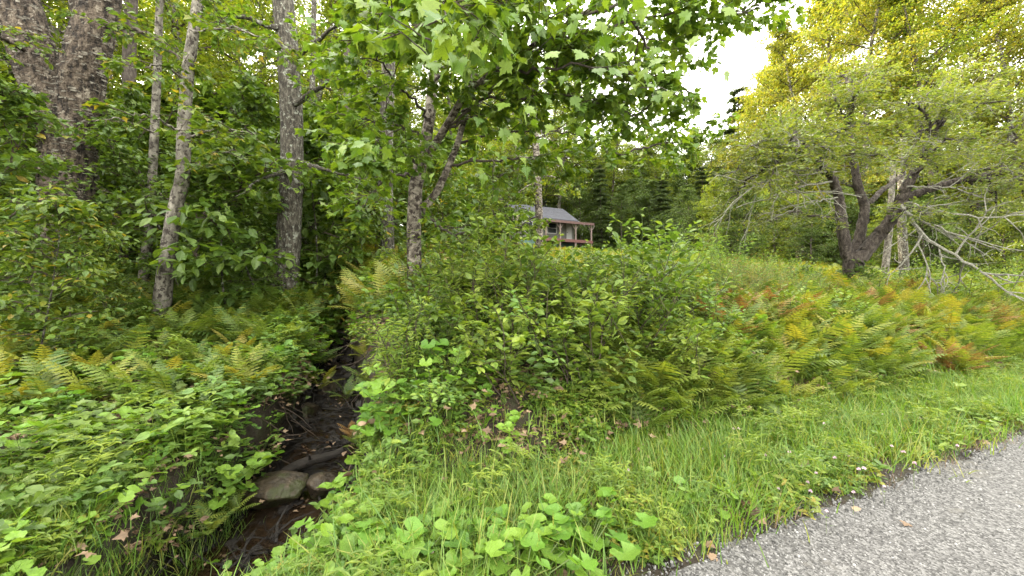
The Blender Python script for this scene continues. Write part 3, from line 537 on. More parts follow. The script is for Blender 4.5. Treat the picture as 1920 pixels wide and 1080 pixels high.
slim('small dark stem in the wood between the straight grey trunk and the dark trunk', [(655, 520, 15), (655, 350, 15), (650, 150, 15), (652, -80, 15)], .13, .09, 'dark', [])
slim('narrow grey stem close behind the straight rough trunk', [(578, 510, 14), (577, 350, 14), (585, 200, 14), (590, -50, 14)], .11, .08, 'grey', [])
slim('dark upright stem between the shaggy birch and the slender trunk', [(243, 500, 12), (245, 300, 12), (242, 120, 12), (250, -100, 12)], .2, .14, 'dark', [])
slim('reddish brown trunk rising in front of the cabin roof', [(1012, 520, 19), (1011, 440, 19), (1010, 378, 19), (1008, 330, 19), (1004, 260, 19), (1002, 150, 19), (1000, -20, 19)], .19, .13, 'maple',
     [[(1010, 330, 19), (1035, 330, 18.2), (1065, 345, 17.5)], [(1008, 300, 19), (960, 290, 18), (910, 320, 17)], [(1005, 260, 19), (1060, 240, 18), (1110, 250, 17)], [(1004, 220, 19), (950, 200, 18), (900, 230, 17)], [(1003, 160, 19), (1060, 120, 18), (1120, 150, 17)], [(1003, 100, 19), (950, 60, 18), (900, 90, 17)], [(1008, 340, 19), (985, 350, 18), (960, 372, 17.5)]], lsize=.15, leafm='maple_far', tpl=T_MAPS, tl=1.8, every=.25)

slim('thin dark twiggy sapling standing in the shrubs before the left end of the cabin', [(955, 640, 6.4), (957, 560, 6.4), (952, 490, 6.4), (962, 430, 6.4), (955, 385, 6.4)], .016, .006, 'dark',
     [[(955, 520, 6.4), (985, 480, 6.3), (1022, 445, 6.2)], [(957, 560, 6.4), (1000, 520, 6.3), (1050, 500, 6.1)], [(953, 470, 6.4), (925, 450, 6.3), (895, 440, 6.2)], [(960, 440, 6.4), (990, 415, 6.3), (1010, 400, 6.3)], [(955, 500, 6.4), (930, 500, 6.2), (905, 510, 6.1)], [(958, 410, 6.4), (940, 400, 6.4), (920, 405, 6.3)], [(956, 540, 6.4), (930, 560, 6.1), (900, 570, 6)], [(956, 450, 6.4), (975, 460, 6.2), (990, 500, 6.1)]], lsize=.085, leafm='shrub', tl=.42, every=.14, n=40)
# the leaning maple in the middle
mt = pix([(777, 640, 7), (776, 590, 7), (777, 500, 7), (776, 420, 7), (779, 350, 7), (788, 308, 7)]); ms = [
 ([(788, 312, 7), (797, 270, 7), (806, 220, 7), (812, 150, 7), (822, 80, 7), (829, 0, 7), (838, -160, 7)], .105, .05),
 ([(786, 318, 7), (805, 288, 6.9), (835, 240, 6.7), (870, 180, 6.4), (930, 130, 6.0), (1000, 85, 5.6), (1070, 40, 5.3), (1150, -10, 5.)], .075, .02),
 ([(784, 390, 7), (800, 385, 7.05), (822, 355, 7.1), (842, 310, 7.2), (858, 270, 7.3), (870, 225, 7.4), (890, 130, 7.5), (905, 0, 7.6)], .07, .03)]
limb = [
 [(835, 240, 6.7), (870, 215, 6.5), (920, 170, 6.2), (975, 100, 6.0), (1050, 92, 5.6), (1130, 85, 5.2)], [(806, 232, 7), (780, 190, 6.6), (745, 160, 6.2), (700, 90, 5.6), (640, 40, 5)],
 [(812, 150, 7), (860, 110, 6.2), (900, 40, 5.4), (930, -30, 4.8)], [(800, 260, 7), (770, 240, 6.4), (720, 230, 5.8), (650, 215, 5.2)],
 [(870, 180, 6.4), (960, 190, 6.0), (1060, 175, 5.8), (1150, 200, 5.8), (1230, 230, 6)], [(835, 240, 6.7), (900, 215, 6.4), (950, 190, 6.2), (1000, 180, 6.)],
 [(865, 210, 6.8), (930, 205, 6.6), (990, 185, 6.4), (1050, 180, 6.4), (1110, 210, 6.6)], [(930, 130, 6.), (990, 135, 5.6), (1080, 120, 5.4), (1170, 130, 5.4), (1240, 170, 5.6)],
 [(1000, 85, 5.6), (1100, 60, 5.4), (1220, 30, 5.4), (1330, 30, 5.6), (1430, 15, 5.8)], [(1070, 40, 5.3), (1180, 0, 5.3), (1300, -20, 5.5), (1420, -30, 5.8)],
 [(822, 80, 7), (770, 60, 6), (740, 20, 5), (700, -20, 4.2)], [(829, 0, 7), (850, -20, 5), (845, -30, 3.6), (830, 40, 2.6)], [(842, 310, 7.2), (900, 300, 7.2), (960, 300, 7.2), (1020, 290, 7.4), (1090, 310, 7.6)],
 [(858, 270, 7.3), (920, 250, 7.4), (1000, 245, 7.6), (1080, 250, 8), (1160, 290, 8.4)], [(784, 380, 7), (820, 425, 6.8), (850, 440, 6.6), (900, 430, 6.4), (960, 440, 6.3)],
 [(838, -160, 7), (900, -130, 5.6), (960, -90, 4.4), (1000, -50, 3.6)], [(1160, 290, 8.4), (1230, 270, 8.4), (1300, 260, 8.6), (1330, 240, 8.8)], [(776, 330, 7), (740, 330, 6.6), (700, 360, 6.4), (670, 400, 6.2)], [(870, 225, 7.4), (940, 150, 8), (1020, 110, 8.6), (1120, 120, 9)],
 [(788, 310, 7), (740, 280, 6.), (690, 290, 5), (660, 270, 4.2)], [(1150, -10, 5), (1200, 60, 5.2), (1250, 140, 5.6), (1290, 210, 6)], [(905, 0, 7.6), (980, 20, 8.4), (1080, 50, 9), (1180, 110, 9.6)], [(1080, 250, 8), (1150, 220, 8.2), (1220, 235, 8.6), (1270, 280, 9)]]
parts = []; m, q = stem_mesh('maple_trunk', mt, .135, .115, 'maple', 90, 24, .03, .25); parts.append(('trunk', m, I4, None)); LL = []
for pth, r0, r1 in ms: m, q = stem_mesh('maple_stem', pix(pth), r0, r1, 'maple', 80, 16, .03); parts.append(('main_limb', m, I4, None)); LL.append(q)
for l in limb:
    q = resample(pix(l), 26, .018); b = MB(); b.tube(q, np.linspace(.026, .006, 26), 7); parts.append(('branch', b.mesh('maple_branch', B['dark'], smooth=True), I4, None)); LL.append(q)
parts += [*crown_on(LL, T_MAP, .115, 'maple', 'maple', every=.145, tl=1.0, start=.26, per=2, hang=.55, gr=-.01, sub=3)]
mr = custom('maple_tree', 'young maple with blotched trunk leaning right and spreading limbs over the clearing', 'tree', foot_of(mt), parts)
# its leaves that show largest, one by one
lmm = MB(); lmm.leaves(T_MAP, np.zeros((1, 3)), np.array([[0, 1., 0]]), np.array([[0, 0, 1.]]), 1, .3); lmm.tube([(0, 0, 0), (0, -.35, .03), (0, -.6, .12)], [.012, .01, .012], 3, mi=0); leaf_mes = []
for kx, kz, by in ((1, 1, 0), (.8, 2.6, -.35), (1.08, -1.2, -.2), (.9, 3.2, .15)):
    m2 = MB(); vv = np.concatenate(lmm.v).copy(); vv[:, 0] *= kx; vv[:, 2] = vv[:, 2] * kz + by * np.maximum(vv[:, 1], 0) ** 2; m2.add(vv, np.concatenate(lmm.l), np.concatenate(lmm.t), .3); leaf_mes.append(m2.mesh('maple_leaf', G['maple']))
inv = Matrix.Translation(-Vector(foot_of(mt)))
near = [(845, 75, 2.1, 16, .35), (800, 20, 2.2, 12, .4), (690, 20, 3.0, 12, .6), (670, 270, 3.2, 10, .3), (1000, 235, 3.4, 16, .5), (1180, 70, 3.4, 20, .7), (960, 60, 3.2, 18, .6), (880, 110, 3.0, 12, .4), (1120, 110, 3.6, 20, .7), (1250, 150, 4.2, 18, .7), (910, 300, 4.4, 14, .6), (1040, 10, 3.4, 14, .6)]
for px, py, D, cnt, sp in near:
    c = P(px, py, D); tg = MB(); pth = wander(c + (rng.normal(0, .1), .5 * sp + .3, .35 * sp), nrm(np.array([0, -.8, -.35])), .9 * sp + .4, 8, .1); tg.tube(pth, np.linspace(.007, .003, 9), 5); link('twig', tg.mesh('maple_twig', B['dark']), mr, inv)
    for _ in range(cnt):
        p = c + rng.normal(0, sp * .42, 3) * np.array([1, .8, .55]); d = Vector(nrm(np.array([rng.normal(0, .7), rng.normal(0, .5), -.75]))); nn = Vector(nrm(np.array([rng.normal(0, .35), -.55 + rng.normal(0, .4), .75]))); nn = (nn - d * nn.dot(d)).normalized(); x_ = d.cross(nn)
        s_ = rng.uniform(.065, .14); mtx = Matrix(((x_.x * s_, d.x * s_, nn.x * s_, p[0]), (x_.y * s_, d.y * s_, nn.y * s_, p[1]), (x_.z * s_, d.z * s_, nn.z * s_, p[2]), (0, 0, 0, 1))); link('leaf', leaf_mes[rng.integers(0, 4)], mr, inv @ mtx)

# ---- the old apple tree on the right
at_ = pix([(1603, 585, 11), (1601, 545, 11), (1598, 500, 11), (1604, 475, 11)])
stems = [([(1598, 500, 11), (1585, 465, 11), (1578, 420, 11), (1573, 370, 11), (1560, 330, 10.8), (1530, 300, 10.4), (1480, 280, 10)], .19, .07), ([(1604, 490, 11.1), (1612, 440, 11.2), (1622, 390, 11.2), (1610, 350, 11.1), (1600, 300, 11), (1590, 240, 11), (1600, 160, 11)], .17, .06),
         ([(1606, 492, 10.9), (1640, 450, 10.8), (1668, 415, 10.7), (1685, 385, 10.6), (1700, 350, 10.4), (1735, 290, 10.2), (1760, 220, 10)], .22, .08), ([(1690, 375, 10.6), (1740, 355, 10.4), (1800, 338, 10.2), (1870, 325, 10), (1950, 300, 9.8)], .13, .06), ([(1622, 390, 11.2), (1650, 360, 11.4), (1690, 330, 11.8), (1720, 260, 12.2)], .09, .04)]
parts = []; m, q = stem_mesh('apple_trunk', at_, .24, .22, 'apple', 50, 30, .06, .3); parts.append(('trunk', m, I4, None)); LL = []
for pth, r0, r1 in stems: m, q = stem_mesh('apple_limb', pix(pth), r0 * .82, r1 * .82, 'apple', 70, 18, .08, 0, .01); parts.append(('main_limb', m, I4, None)); LL.append(q)
crown_c = P(1640, 300, 11)
tips = [(1360, 330, 10), (1350, 400, 10.5), (1400, 280, 9.5), (1440, 360, 9.2), (1420, 420, 11), (1480, 240, 10.5), (1540, 200, 11), (1560, 280, 8.8), (1610, 170, 10), (1660, 150, 12), (1640, 230, 8.5), (1700, 190, 9.5), (1750, 150, 11), (1790, 210, 9.4), (1830, 260, 8.6), (1850, 180, 11), (1900, 240, 9.5), (1920, 330, 9),
        (1880, 400, 9.6), (1820, 420, 10.5), (1740, 400, 9.4), (1940, 420, 10), (1980, 280, 10), (1460, 320, 12.5), (1520, 350, 12.5), (1380, 360, 12), (1700, 300, 8.4), (1770, 330, 12.5), (1860, 300, 13), (1500, 300, 8.6), (1430, 240, 11.5), (1560, 150, 12), (1960, 180, 10.5), (2000, 360, 9.5), (1810, 120, 12.5), (1900, 130, 12)]
bb = MB(); aL = []
for tpt in tips:
    e = P(*tpt); allp = np.concatenate([l[20:] for l in LL]); dd_ = np.linalg.norm(allp - e, axis=1) + np.abs(allp[:, 2] - e[2] + .6) * .5; s0 = allp[np.argmin(dd_)]; mid = (s0 + e) / 2 + (0, 0, rng.uniform(.1, .5)); q = resample(np.array([s0, mid, e]), 18, .035); bb = MB(); bb.tube(q, np.linspace(.045, .010, 18), 7, rough=.06); aL.append(q); parts.append(('branch', bb.mesh('apple_branch', B['apple'], smooth=True), I4, None))
parts += [*crown_on(aL + [l[35:] for l in LL], T_OV, .085, 'apple', 'apple', every=.10, tl=1.0, sub=4, bark='lichen', start=.15, gr=-.01, hang=.1)]
dt = MB()                                                 # bare lichened twigs hanging under the crown
def bare_twigs(acc, q, r0, depth):
    acc.tube(q, np.linspace(r0, r0 * .35, len(q)), 5, cap=False)
    if depth == 0: return
    for _ in range(5 if depth > 1 else 4):
        j = rng.integers(2, len(q) - 1); tan = nrm(q[j] - q[j - 1]); bare_twigs(acc, wander(q[j], tan * .8 + rng.normal(0, .55, 3), np.linalg.norm(q[-1] - q[0]) * rng.uniform(.3, .6), 8, .16, -.03), r0 * .55, depth - 1)
for pth, r0 in (([(1690, 385, 10.4), (1730, 440, 9.8), (1790, 480, 9.4), (1860, 520, 9.1), (1900, 530, 9)], .045), ([(1695, 390, 10.5), (1720, 420, 10), (1730, 480, 9.6), (1745, 550, 9.4)], .028), ([(1760, 460, 9.6), (1770, 500, 9.5), (1765, 560, 9.4)], .02), ([(1700, 380, 10.3), (1780, 400, 9.6), (1860, 410, 9.2), (1930, 400, 9)], .03),
                ([(1692, 395, 10.3), (1760, 430, 9.8), (1820, 450, 9.4), (1880, 470, 9.2)], .03), ([(1560, 340, 10.8), (1500, 350, 10.2), (1440, 370, 9.8), (1380, 390, 9.6)], .03), ([(1570, 370, 10.8), (1520, 380, 10.2), (1450, 410, 9.8)], .02), ([(1580, 320, 10.8), (1480, 330, 10.1), (1390, 350, 9.7)], .025), ([(1700, 350, 10.3), (1780, 350, 9.8), (1840, 370, 9.4)], .025)):
    bare_twigs(dt, resample(pix(pth), 16, .02), r0, 2)
parts.append(('dead_branch', dt.mesh('apple_dead', B['lichen']), I4, None))
custom('apple_tree', 'old gnarled apple tree with dark forked trunk and bare lichened twigs on the right', 'tree', foot_of(at_), parts)
slim('short pale trunk just right of the apple tree foot', [(1655, 560, 16), (1660, 500, 16), (1668, 430, 16), (1675, 300, 16)], .13, .09, 'pale', [])
slim('second pale trunk further right of the apple tree foot', [(1698, 560, 17), (1695, 500, 17), (1690, 400, 17), (1692, 260, 17)], .18, .12, 'grey', [])

# ------------------------------------------------------------------ cabin
HD = 27.5; CS = 1.04; ca, sa = math.cos(R(HD)), math.sin(R(HD)); O = P(975, 540, 37.2); 
cz = EYE + (540 - 447) / FPX * 37.2                        # deck level
cab = link('cabin', None, label='small grey cabin with green lower wall and red porch on the slope', category='cabin'); cab.location = (O[0], O[1], cz - 1.2 * CS); cab.scale = (CS,) * 3; cab.rotation_euler = (0, 0, R(HD))
def boxm(name, x0, x1, y0, y1, z0, z1, mat):
    v = np.array([(x, y, z) for z in (z0, z1) for y in (y0, y1) for x in (x0, x1)]); f = [0, 2, 3, 1, 4, 5, 7, 6, 0, 1, 5, 4, 2, 6, 7, 3, 0, 4, 6, 2, 1, 3, 7, 5]
    m = MB(); m.add(v, f, [4] * 6); return m.mesh(name, mat)
m_sid = plain('grey_siding', (.12, .12, .105), bump=.2); m_grn = plain('green_lower_wall', (.07, .13, .11), scale=3); m_red = plain('red_deck', (.10, .045, .04)); m_post = plain('porch_post', (.16, .125, .11)); m_wht = plain('white_trim', (.33, .33, .32), var=.06); m_fas = plain('brown_fascia', (.085, .05, .045))
m_roof = surf_mat('roof_shingle', [(.035, .036, .045), (.052, .054, .066), (.078, .08, .095)], [.3, .5, .7], scale=(3, 3, 14), bump=.3, bscale=12)
m_gls = plain('dark_glass', (.02, .025, .03), rough=.08, bump=0)
Lh, Dh, hw_, hr = 5.9, 4.6, 3.35, 4.75                   # length, depth, eave and ridge height above the local origin
pt = lambda nm, me, par=cab, k=None: link(nm, me, par, None, k)
pt('lower_wall', boxm('lower_wall', 0, Lh, 0, Dh, -1.2, 1.2, m_grn))
w_ = MB(); g_ = [(0, 0, 1.2), (Lh, 0, 1.2), (Lh, Dh, 1.2), (0, Dh, 1.2), (0, 0, hw_), (Lh, 0, hw_), (Lh, Dh, hw_), (0, Dh, hw_), (0, Dh / 2, hr - .08), (Lh, Dh / 2, hr - .08)]
w_.add(np.array(g_) + (0, .003, 0.002), [0, 1, 5, 4, 1, 2, 6, 9, 5, 2, 3, 7, 6, 3, 0, 4, 8, 7], [4, 5, 4, 5]); wl = pt('wall', w_.mesh('cabin_wall', m_sid))
for i in range(14):                                       # clapboards
    z = 1.25 + i * .15
    if z < hw_ - .12: pt('siding_board', boxm('siding_board', .02, Lh - .02, -.03, -.002, z, z + .135, m_sid), wl)
rf = MB(); e = .35; sl_ = (hr - hw_) / (Dh / 2)
for sgn in (0, 1):
    y0, y1 = (-e, Dh / 2) if sgn == 0 else (Dh + e, Dh / 2); z0 = hw_ - e * sl_ + .05
    rf.add([(-.3, y0, z0), (Lh + .3, y0, z0), (Lh + .3, y1, hr + .05), (-.3, y1, hr + .05), (-.3, y0, z0 - .1), (Lh + .3, y0, z0 - .1), (Lh + .3, y1, hr - .05), (-.3, y1, hr - .05)], [0, 1, 2, 3, 4, 7, 6, 5, 0, 4, 5, 1, 1, 5, 6, 2, 3, 7, 4, 0], [4] * 5)
rfo = pt('roof', rf.mesh('cabin_roof', m_roof))
for i in range(11): 
    y_ = -e + i * (Dh / 2 + e) / 11; z_ = hw_ + y_ * sl_ + .052; y2 = y_ + .24; m = MB(); m.add([(-.31, y_, z_ + .02), (Lh + .31, y_, z_ + .02), (Lh + .31, y2, z_ + .24 * sl_ + .005), (-.31, y2, z_ + .24 * sl_ + .005), (-.31, y_, z_), (Lh + .31, y_, z_)], [0, 1, 2, 3, 4, 5, 1, 0], [4, 4]); pt('shingle_course', m.mesh('shingle_course', m_roof), rfo)
pd = 1.7                                                   # porch depth in front of the wall
prf = MB(); px0, px1 = 1.6, Lh + .9; zt, zb = hw_ - e * sl_ - .02, hw_ - e * sl_ - .35
prf.add([(px0, -.3, zt), (px1, -.3, zt), (px1, -pd - .2, zb), (px0, -pd - .2, zb), (px0, -.3, zt - .08), (px1, -.3, zt - .08), (px1, -pd - .2, zb - .08), (px0, -pd - .2, zb - .08)], [0, 3, 2, 1, 4, 5, 6, 7, 3, 7, 6, 2, 1, 2, 6, 5, 0, 4, 7, 3], [4] * 5)
pr = pt('porch_roof', prf.mesh('porch_roof', m_roof)); pt('fascia', boxm('fascia', px0 - .02, px1 + .02, -pd - .235, -pd - .205, zb - .22, zb + .0, m_fas), pr)
dk = pt('porch_deck', boxm('porch_deck', px0, px1, -pd, -.05, 1.02, 1.16, m_red)); pt('deck_edge', boxm('deck_edge', px0 - .02, px1 + .02, -pd - .04, -pd - .003, .92, 1.18, m_red), dk)
for xx in (px0 + .1, 3.2, 4.9, px1 - .1):
    po = pt('post', boxm('post', xx - .06, xx + .06, -pd + .01, -pd + .13, 1.18, zb - .085, m_post))
    for sg in (-1, 1):
        m = MB(); m.tube([(xx, -pd + .07, zb - .75), (xx + sg * .4, -pd + .07, zb - .2)], [.035, .035], 4); pt('brace', m.mesh('brace', m_post), po)
for xx in (px0 + .1, 3.2, 4.9, px1 - .1): pt('deck_support', boxm('deck_support', xx - .07, xx + .07, -pd + .02, -pd + .16, -1.2, .92, m_post))
#rl = pt('porch_rail', boxm('porch_rail', px0 + .16, px1 - .16, -pd + .03, -pd + .09, 1.85, 1.92, m_post)); pt('rail', boxm('rail', px0 + .16, px1 - .16, -pd + .03, -pd + .09, 1.38, 1.43, m_post), rl)
def window(x0, x1, z0, z1, side='front'):
    if side == 'front': fr = pt('window', boxm('window', x0 - .08, x1 + .08, -.075, -.032, z0 - .08, z1 + .08, m_wht)); pt('pane', boxm('pane', x0, x1, -.085, -.077, z0, z1, m_gls), fr); pt('glazing_bar', boxm('glazing_bar', x0, x1, -.1, -.087, (z0 + z1) / 2 - .02, (z0 + z1) / 2 + .02, m_wht), fr)
    else: fr = pt('window', boxm('window', -.06, -.005, x0 - .09, x1 + .09, z0 - .09, z1 + .09, m_wht)); pt('pane', boxm('pane', -.072, -.062, x0, x1, z0, z1, m_gls), fr); pt('glazing_bar', boxm('glazing_bar', -.085, -.074, x0, x1, (z0 + z1) / 2 - .02, (z0 + z1) / 2 + .02, m_wht), fr)
window(2.9, 3.8, 1.9, 2.8); window(.5, 1.2, 1.9, 2.7); window(1.2, 2.0, 2.5, 3.3, 'side'); dr = pt('door', boxm('door', 5.0, 5.6, -.07, -.033, 1.2, 3.0, m_wht))
pt('door_handle', boxm('door_handle', 5.06, 5.12, -.11, -.072, 2.0, 2.06, m_gls), dr)
bxx = P(945, 448, 34); wb_ = MB(); 
one('white_panel', boxm('white_panel', -.22, .22, -.06, .06, 0, 1.2, m_wht), (bxx[0], bxx[1], bxx[2] - .6), (0, 0, .3), 'white upright panel standing in the brush left of the cabin', 'panel')

# ------------------------------------------------------------------ low plants: prototypes
def frond_mesh(name, mat, seed, pairs=13, wid=.20, teeth=3, arch=.55):
    """a fern frond one unit long along +Y, arching down; lobed pinnae in pairs"""
    g = np.random.default_rng(seed); m = MB(); K = pairs + 3; u = np.linspace(0, 1, K); ang = R(12) - u * arch * 1.6; st = 1 / (K - 1)
    p = np.zeros((K, 3)); 
    for i in range(1, K): p[i] = p[i - 1] + st * np.array([.05 * math.sin(i * .4 + seed), math.cos(ang[i]), math.sin(ang[i])])
    m.tube(p, np.linspace(.008, .002, K), 3, .1, cap=False); tan = nrm(np.gradient(p, axis=0))
    for i in range(3, K):
        uu = u[i]; L = wid * (math.sin(math.pi * min(1, .12 + uu * .85)) ** .75) * g.uniform(.85, 1.1); up = nrm(np.cross([1, 0, 0], tan[i]))
        for sg in (-1, 1):
            d = nrm(np.array([sg, 0, 0]) + tan[i] * (.35 + .3 * uu) - up * g.uniform(.05, .25)); side = np.cross(d, up) * sg; side = nrm(side); wd = st * .56; vs = [p[i]]; k = teeth
            rim1, rim2 = [], []
            for j in range(k):
                f0, f1 = (j + .35) / k, (j + .9) / k; w0 = wd * (1 - f0) ** .6 ; w1 = w0 * .45
                for ff, ww in ((f0, w0), (f1, w1)):
                    c = p[i] + d * L * ff - up * .12 * L * ff * ff; rim1.append(c + side * ww + up * .01); rim2.append(c - side * ww + up * .01)
            tip = p[i] + d * L - up * .12 * L; mid = p[i] + d * L * .5 - up * .03 * L; v = [p[i]] + rim1 + [tip] + rim2[::-1]; n1 = len(rim1); r_ = g.uniform(0, .25) + .1 * uu
            # a strip between the two rims
            v = np.array(rim1 + rim2 + [p[i], tip]); f = [n1 * 2, 0, n1]; fl = [3]; 
            for j in range(n1 - 1): f += [j, j + 1, n1 + j + 1, n1 + j]; fl.append(4)
            f += [n1 - 1, 2 * n1 + 1, 2 * n1 - 1]; fl.append(3); m.add(v, f, fl, r_)
    return m.mesh(name, mat)
FR = {k: [frond_mesh('frond_' + k, G[k], s, wid=wd) for s, wd in ((1, .19), (2, .24))] for k in ('fern', 'fern_y', 'fern_b', 'fern_d')}
def mtx(loc, rz, tilt, sc, roll=0): return Matrix.Translation(loc) @ Matrix.Rotation(rz, 4, 'Z') @ Matrix.Rotation(tilt, 4, 'X') @ Matrix.Rotation(roll, 4, 'Y') @ Matrix.Scale(sc, 4)
def fern_parts(kind, seed, n=8, L=.6, el=52):
    g = np.random.default_rng(seed); return [('frond', FR[kind][g.integers(0, 2)], mtx((g.normal(0, .02), g.normal(0, .02), -.02), i * 6.283 / n + g.normal(0, .25), R(g.normal(el, 12)), L * g.uniform(.7, 1.15), g.normal(0, .25)), None) for i in range(n)]
fernP = {k: [fern_parts(k, s * 7 + 1, 7 + s % 3) for s in range(3)] for k in FR}
def joinp(parts, name, mat):                              # a whole plant as one mesh, for the countless ones
    m = MB()
    for p in parts:
        me = p[1]; v = np.empty(len(me.vertices) * 3, np.float32); me.vertices.foreach_get('co', v); v = v.reshape(-1, 3) @ np.array(p[2].to_3x3()).T + np.array(p[2].translation)
        l = np.empty(len(me.loops), np.int32); me.loops.foreach_get('vertex_index', l); t = np.empty(len(me.polygons), np.int32); me.polygons.foreach_get('loop_total', t); r = np.empty(len(t), np.float32); me.attributes['rnd'].data.foreach_get('value', r); m.add(v, l, t, r)
    return m.mesh(name, mat)
fernJ = {k: [joinp(p, 'fern_plant_' + k, G[k]) for p in fernP[k]] for k in FR}
# round leaved coltsfoot
CL = []
for i, T in enumerate(T_RND):
    m = MB(); v = T[0].copy(); m.add(v, np.concatenate(T[1]), [len(f) for f in T[1]], .1 * i); CL.append(m.mesh('coltsfoot_leaf', G['colt'], smooth=True))
def colt_parts(seed, n, spread, size, hgt):
    g = np.random.default_rng(seed); out = []; ps = MB()
    for i in range(n):
        a = g.uniform(0, 6.283); r = spread * math.sqrt(g.uniform(0, 1)); h = hgt * g.uniform(.45, 1.15); c = Vector((math.cos(a) * r, math.sin(a) * r, h)); ps.tube([(c.x * .2, c.y * .2, -.05), (c.x * .6, c.y * .6, h * .6), (c.x, c.y, h)], [.004, .003, .003], 4)
        out.append(('leaf', CL[g.integers(0, 4)], Matrix.Translation(c) @ Matrix.Rotation(a - 1.57 + g.normal(0, .5), 4, 'Z') @ Matrix.Rotation(g.normal(-.1, .3), 4, 'X') @ Matrix.Rotation(g.normal(0, .28), 4, 'Y') @ Matrix.Scale(size * g.uniform(.5, 1.2), 4), None))
    return out + [('leaf_stalk', ps.mesh('stalks', B['stem']), Matrix(), None)]
# ovate leaved shrubs
one_leaf = {}
for key, tpl in (('straw', T_LAN), ('shrub', T_OV), ('shrub_pale', T_OV), ('cover', T_OV), ('dark', T_MAP)):
    m = MB(); m.leaves(tpl, np.zeros((1, 3)), np.array([[0, 1., 0]]), np.array([[0, 0, 1.]]), 1, .2); one_leaf[key] = m.mesh('single_leaf', G[key])
def shrub_parts(seed, stems=9, Hs=.9, lsize=.075, key='shrub', tpl=T_OV, spread=.55, per=2, singles=16, bark='twig', up=1.0):
    global rng; keep = rng; rng = np.random.default_rng(seed); st, lf = MB(), MB(); sing = []
    for i in range(stems):
        a = rng.uniform(0, 6.283); p = wander((rng.normal(0, .05), rng.normal(0, .05), -.05), (math.cos(a) * spread, math.sin(a) * spread, up), Hs * rng.uniform(.6, 1.15), 12, .12, .0); st.tube(p, np.linspace(.008, .002, 13), 4, cap=False); twig_leaves(lf, tpl, p[3:], lsize, per, spread=.7, hang=.1, tilt=.45)
        for _ in range(4):
            j = rng.integers(3, 10); b = wander(p[j], nrm(p[j + 1] - p[j]) * .5 + rng.normal(0, .6, 3), Hs * .38, 7, .14, .0); st.tube(b, np.linspace(.004, .0015, 8), 3, cap=False); twig_leaves(lf, tpl, b[1:], lsize, per, spread=.7, hang=.1, tilt=.45)
            if len(sing) < singles:
                q = b[-1]; sing.append(('leaf', one_leaf[key], Matrix.Translation(q) @ Matrix.Rotation(rng.uniform(0, 6.28), 4, 'Z') @ Matrix.Rotation(rng.normal(-.2, .4), 4, 'X') @ Matrix.Scale(lsize * rng.uniform(.9, 1.4), 4), None))
    rng = keep; return [('stem', st.mesh('shrub_stems', B[bark]), Matrix(), None), ('foliage', lf.mesh('shrub_foliage', G[key]), Matrix(), 'stuff')] + sing
shrubP = [shrub_parts(101, lsize=.085), shrub_parts(102, lsize=.08, tpl=T_LAN, spread=.4, Hs=1.1, per=3), shrub_parts(103, lsize=.09, stems=6, spread=.7), shrub_parts(104, key='shrub_pale', Hs=1.0), shrub_parts(105, key='dark', tpl=T_OV, lsize=.085, stems=7, Hs=1.15, spread=.4)]
tallP = [shrub_parts(111, 9, 1.9, .10, 'shrub', spread=.25, singles=14, per=2), shrub_parts(112, 7, 1.7, .12, 'shrub_pale', spread=.22, singles=14, bark='stem'), shrub_parts(113, 18, 1.5, .06, 'shrub_pale', spread=.4, singles=14, per=3, bark='stem', tpl=T_LAN), shrub_parts(114, 20, 1.5, .055, 'straw', spread=.4, singles=10, per=3, bark='stem', tpl=T_LAN)]
herbP = [shrub_parts(121, 5, .4, .085, 'cover', spread=.7, singles=12, bark='stem'), shrub_parts(122, 4, .45, .10, 'dark', tpl=T_MAP, spread=.6, per=1, singles=10, bark='stem')]
# small cover plants, grass tufts, litter
def cover_mesh(seed, n=26, size=.04, spread=.16, h=.12, key='cover', tpl=T_OV):
    g = np.random.default_rng(seed); m = MB(); a = g.uniform(0, 6.28, n); r = spread * np.sqrt(g.uniform(0, 1, n)); hh = h * g.uniform(.2, 1.1, n)
    for k in range(3):
        az = a + k * 2.1; m.leaves(tpl, np.stack([np.cos(a) * r, np.sin(a) * r, hh], -1), np.stack([np.cos(az), np.sin(az), g.normal(.1, .25, n)], -1), np.array([0, 0, 1.]) + g.normal(0, .25, (n, 3)), size * g.uniform(.7, 1.3, n), g.uniform(0, .3, n))
    for i in range(0, n, 3): m.tube([(0, 0, -.03), (math.cos(a[i]) * r[i], math.sin(a[i]) * r[i], hh[i])], [.002, .0015], 3)
    return m.mesh('cover_plant', G[key])
def tuft_mesh(seed, n=34, L=.26, spread=.1, wd=.0032, key='grass'):
    g = np.random.default_rng(seed); m = MB()
    for i in range(n):
        a = g.uniform(0, 6.283); b = np.array([math.cos(a), math.sin(a), 0]); s = np.array([-b[1], b[0], 0]); p0 = np.array([*(g.normal(0, spread, 2)), -.02]); l = L * g.uniform(.4, 1.2); le = g.uniform(.1, .75); cur = g.uniform(.3, 1.2); pts = []
        for u in (0, .35, .7, 1): pts.append(p0 + b * l * (le * u * .5 + cur * u * u * .45) + np.array([0, 0, l * (u - .32 * cur * u * u)]))
        v = []; 
        for q, ww in zip(pts[:3], (1, .9, .6)): v += [q - s * wd * ww, q + s * wd * ww]
        v.append(pts[3]); m.add(v, [0, 1, 3, 2, 2, 3, 5, 4, 4, 5, 6], [4, 4, 3], g.uniform(0, .4))
    return m.mesh('grass_tuft', G[key])
tufts = [tuft_mesh(s, L=.2 + .05 * (s % 3)) for s in range(5)]; covers = [cover_mesh(s, size=.035 + .012 * (s % 3)) for s in range(4)] + [cover_mesh(9, 14, .07, .2, .2)]
darkcov = [cover_mesh(20 + s, 22, .07, .3, .25, 'dark') for s in range(3)]
T_R0 = (T_RND[0][0] + np.array([0, .5, 0]), T_RND[0][1])
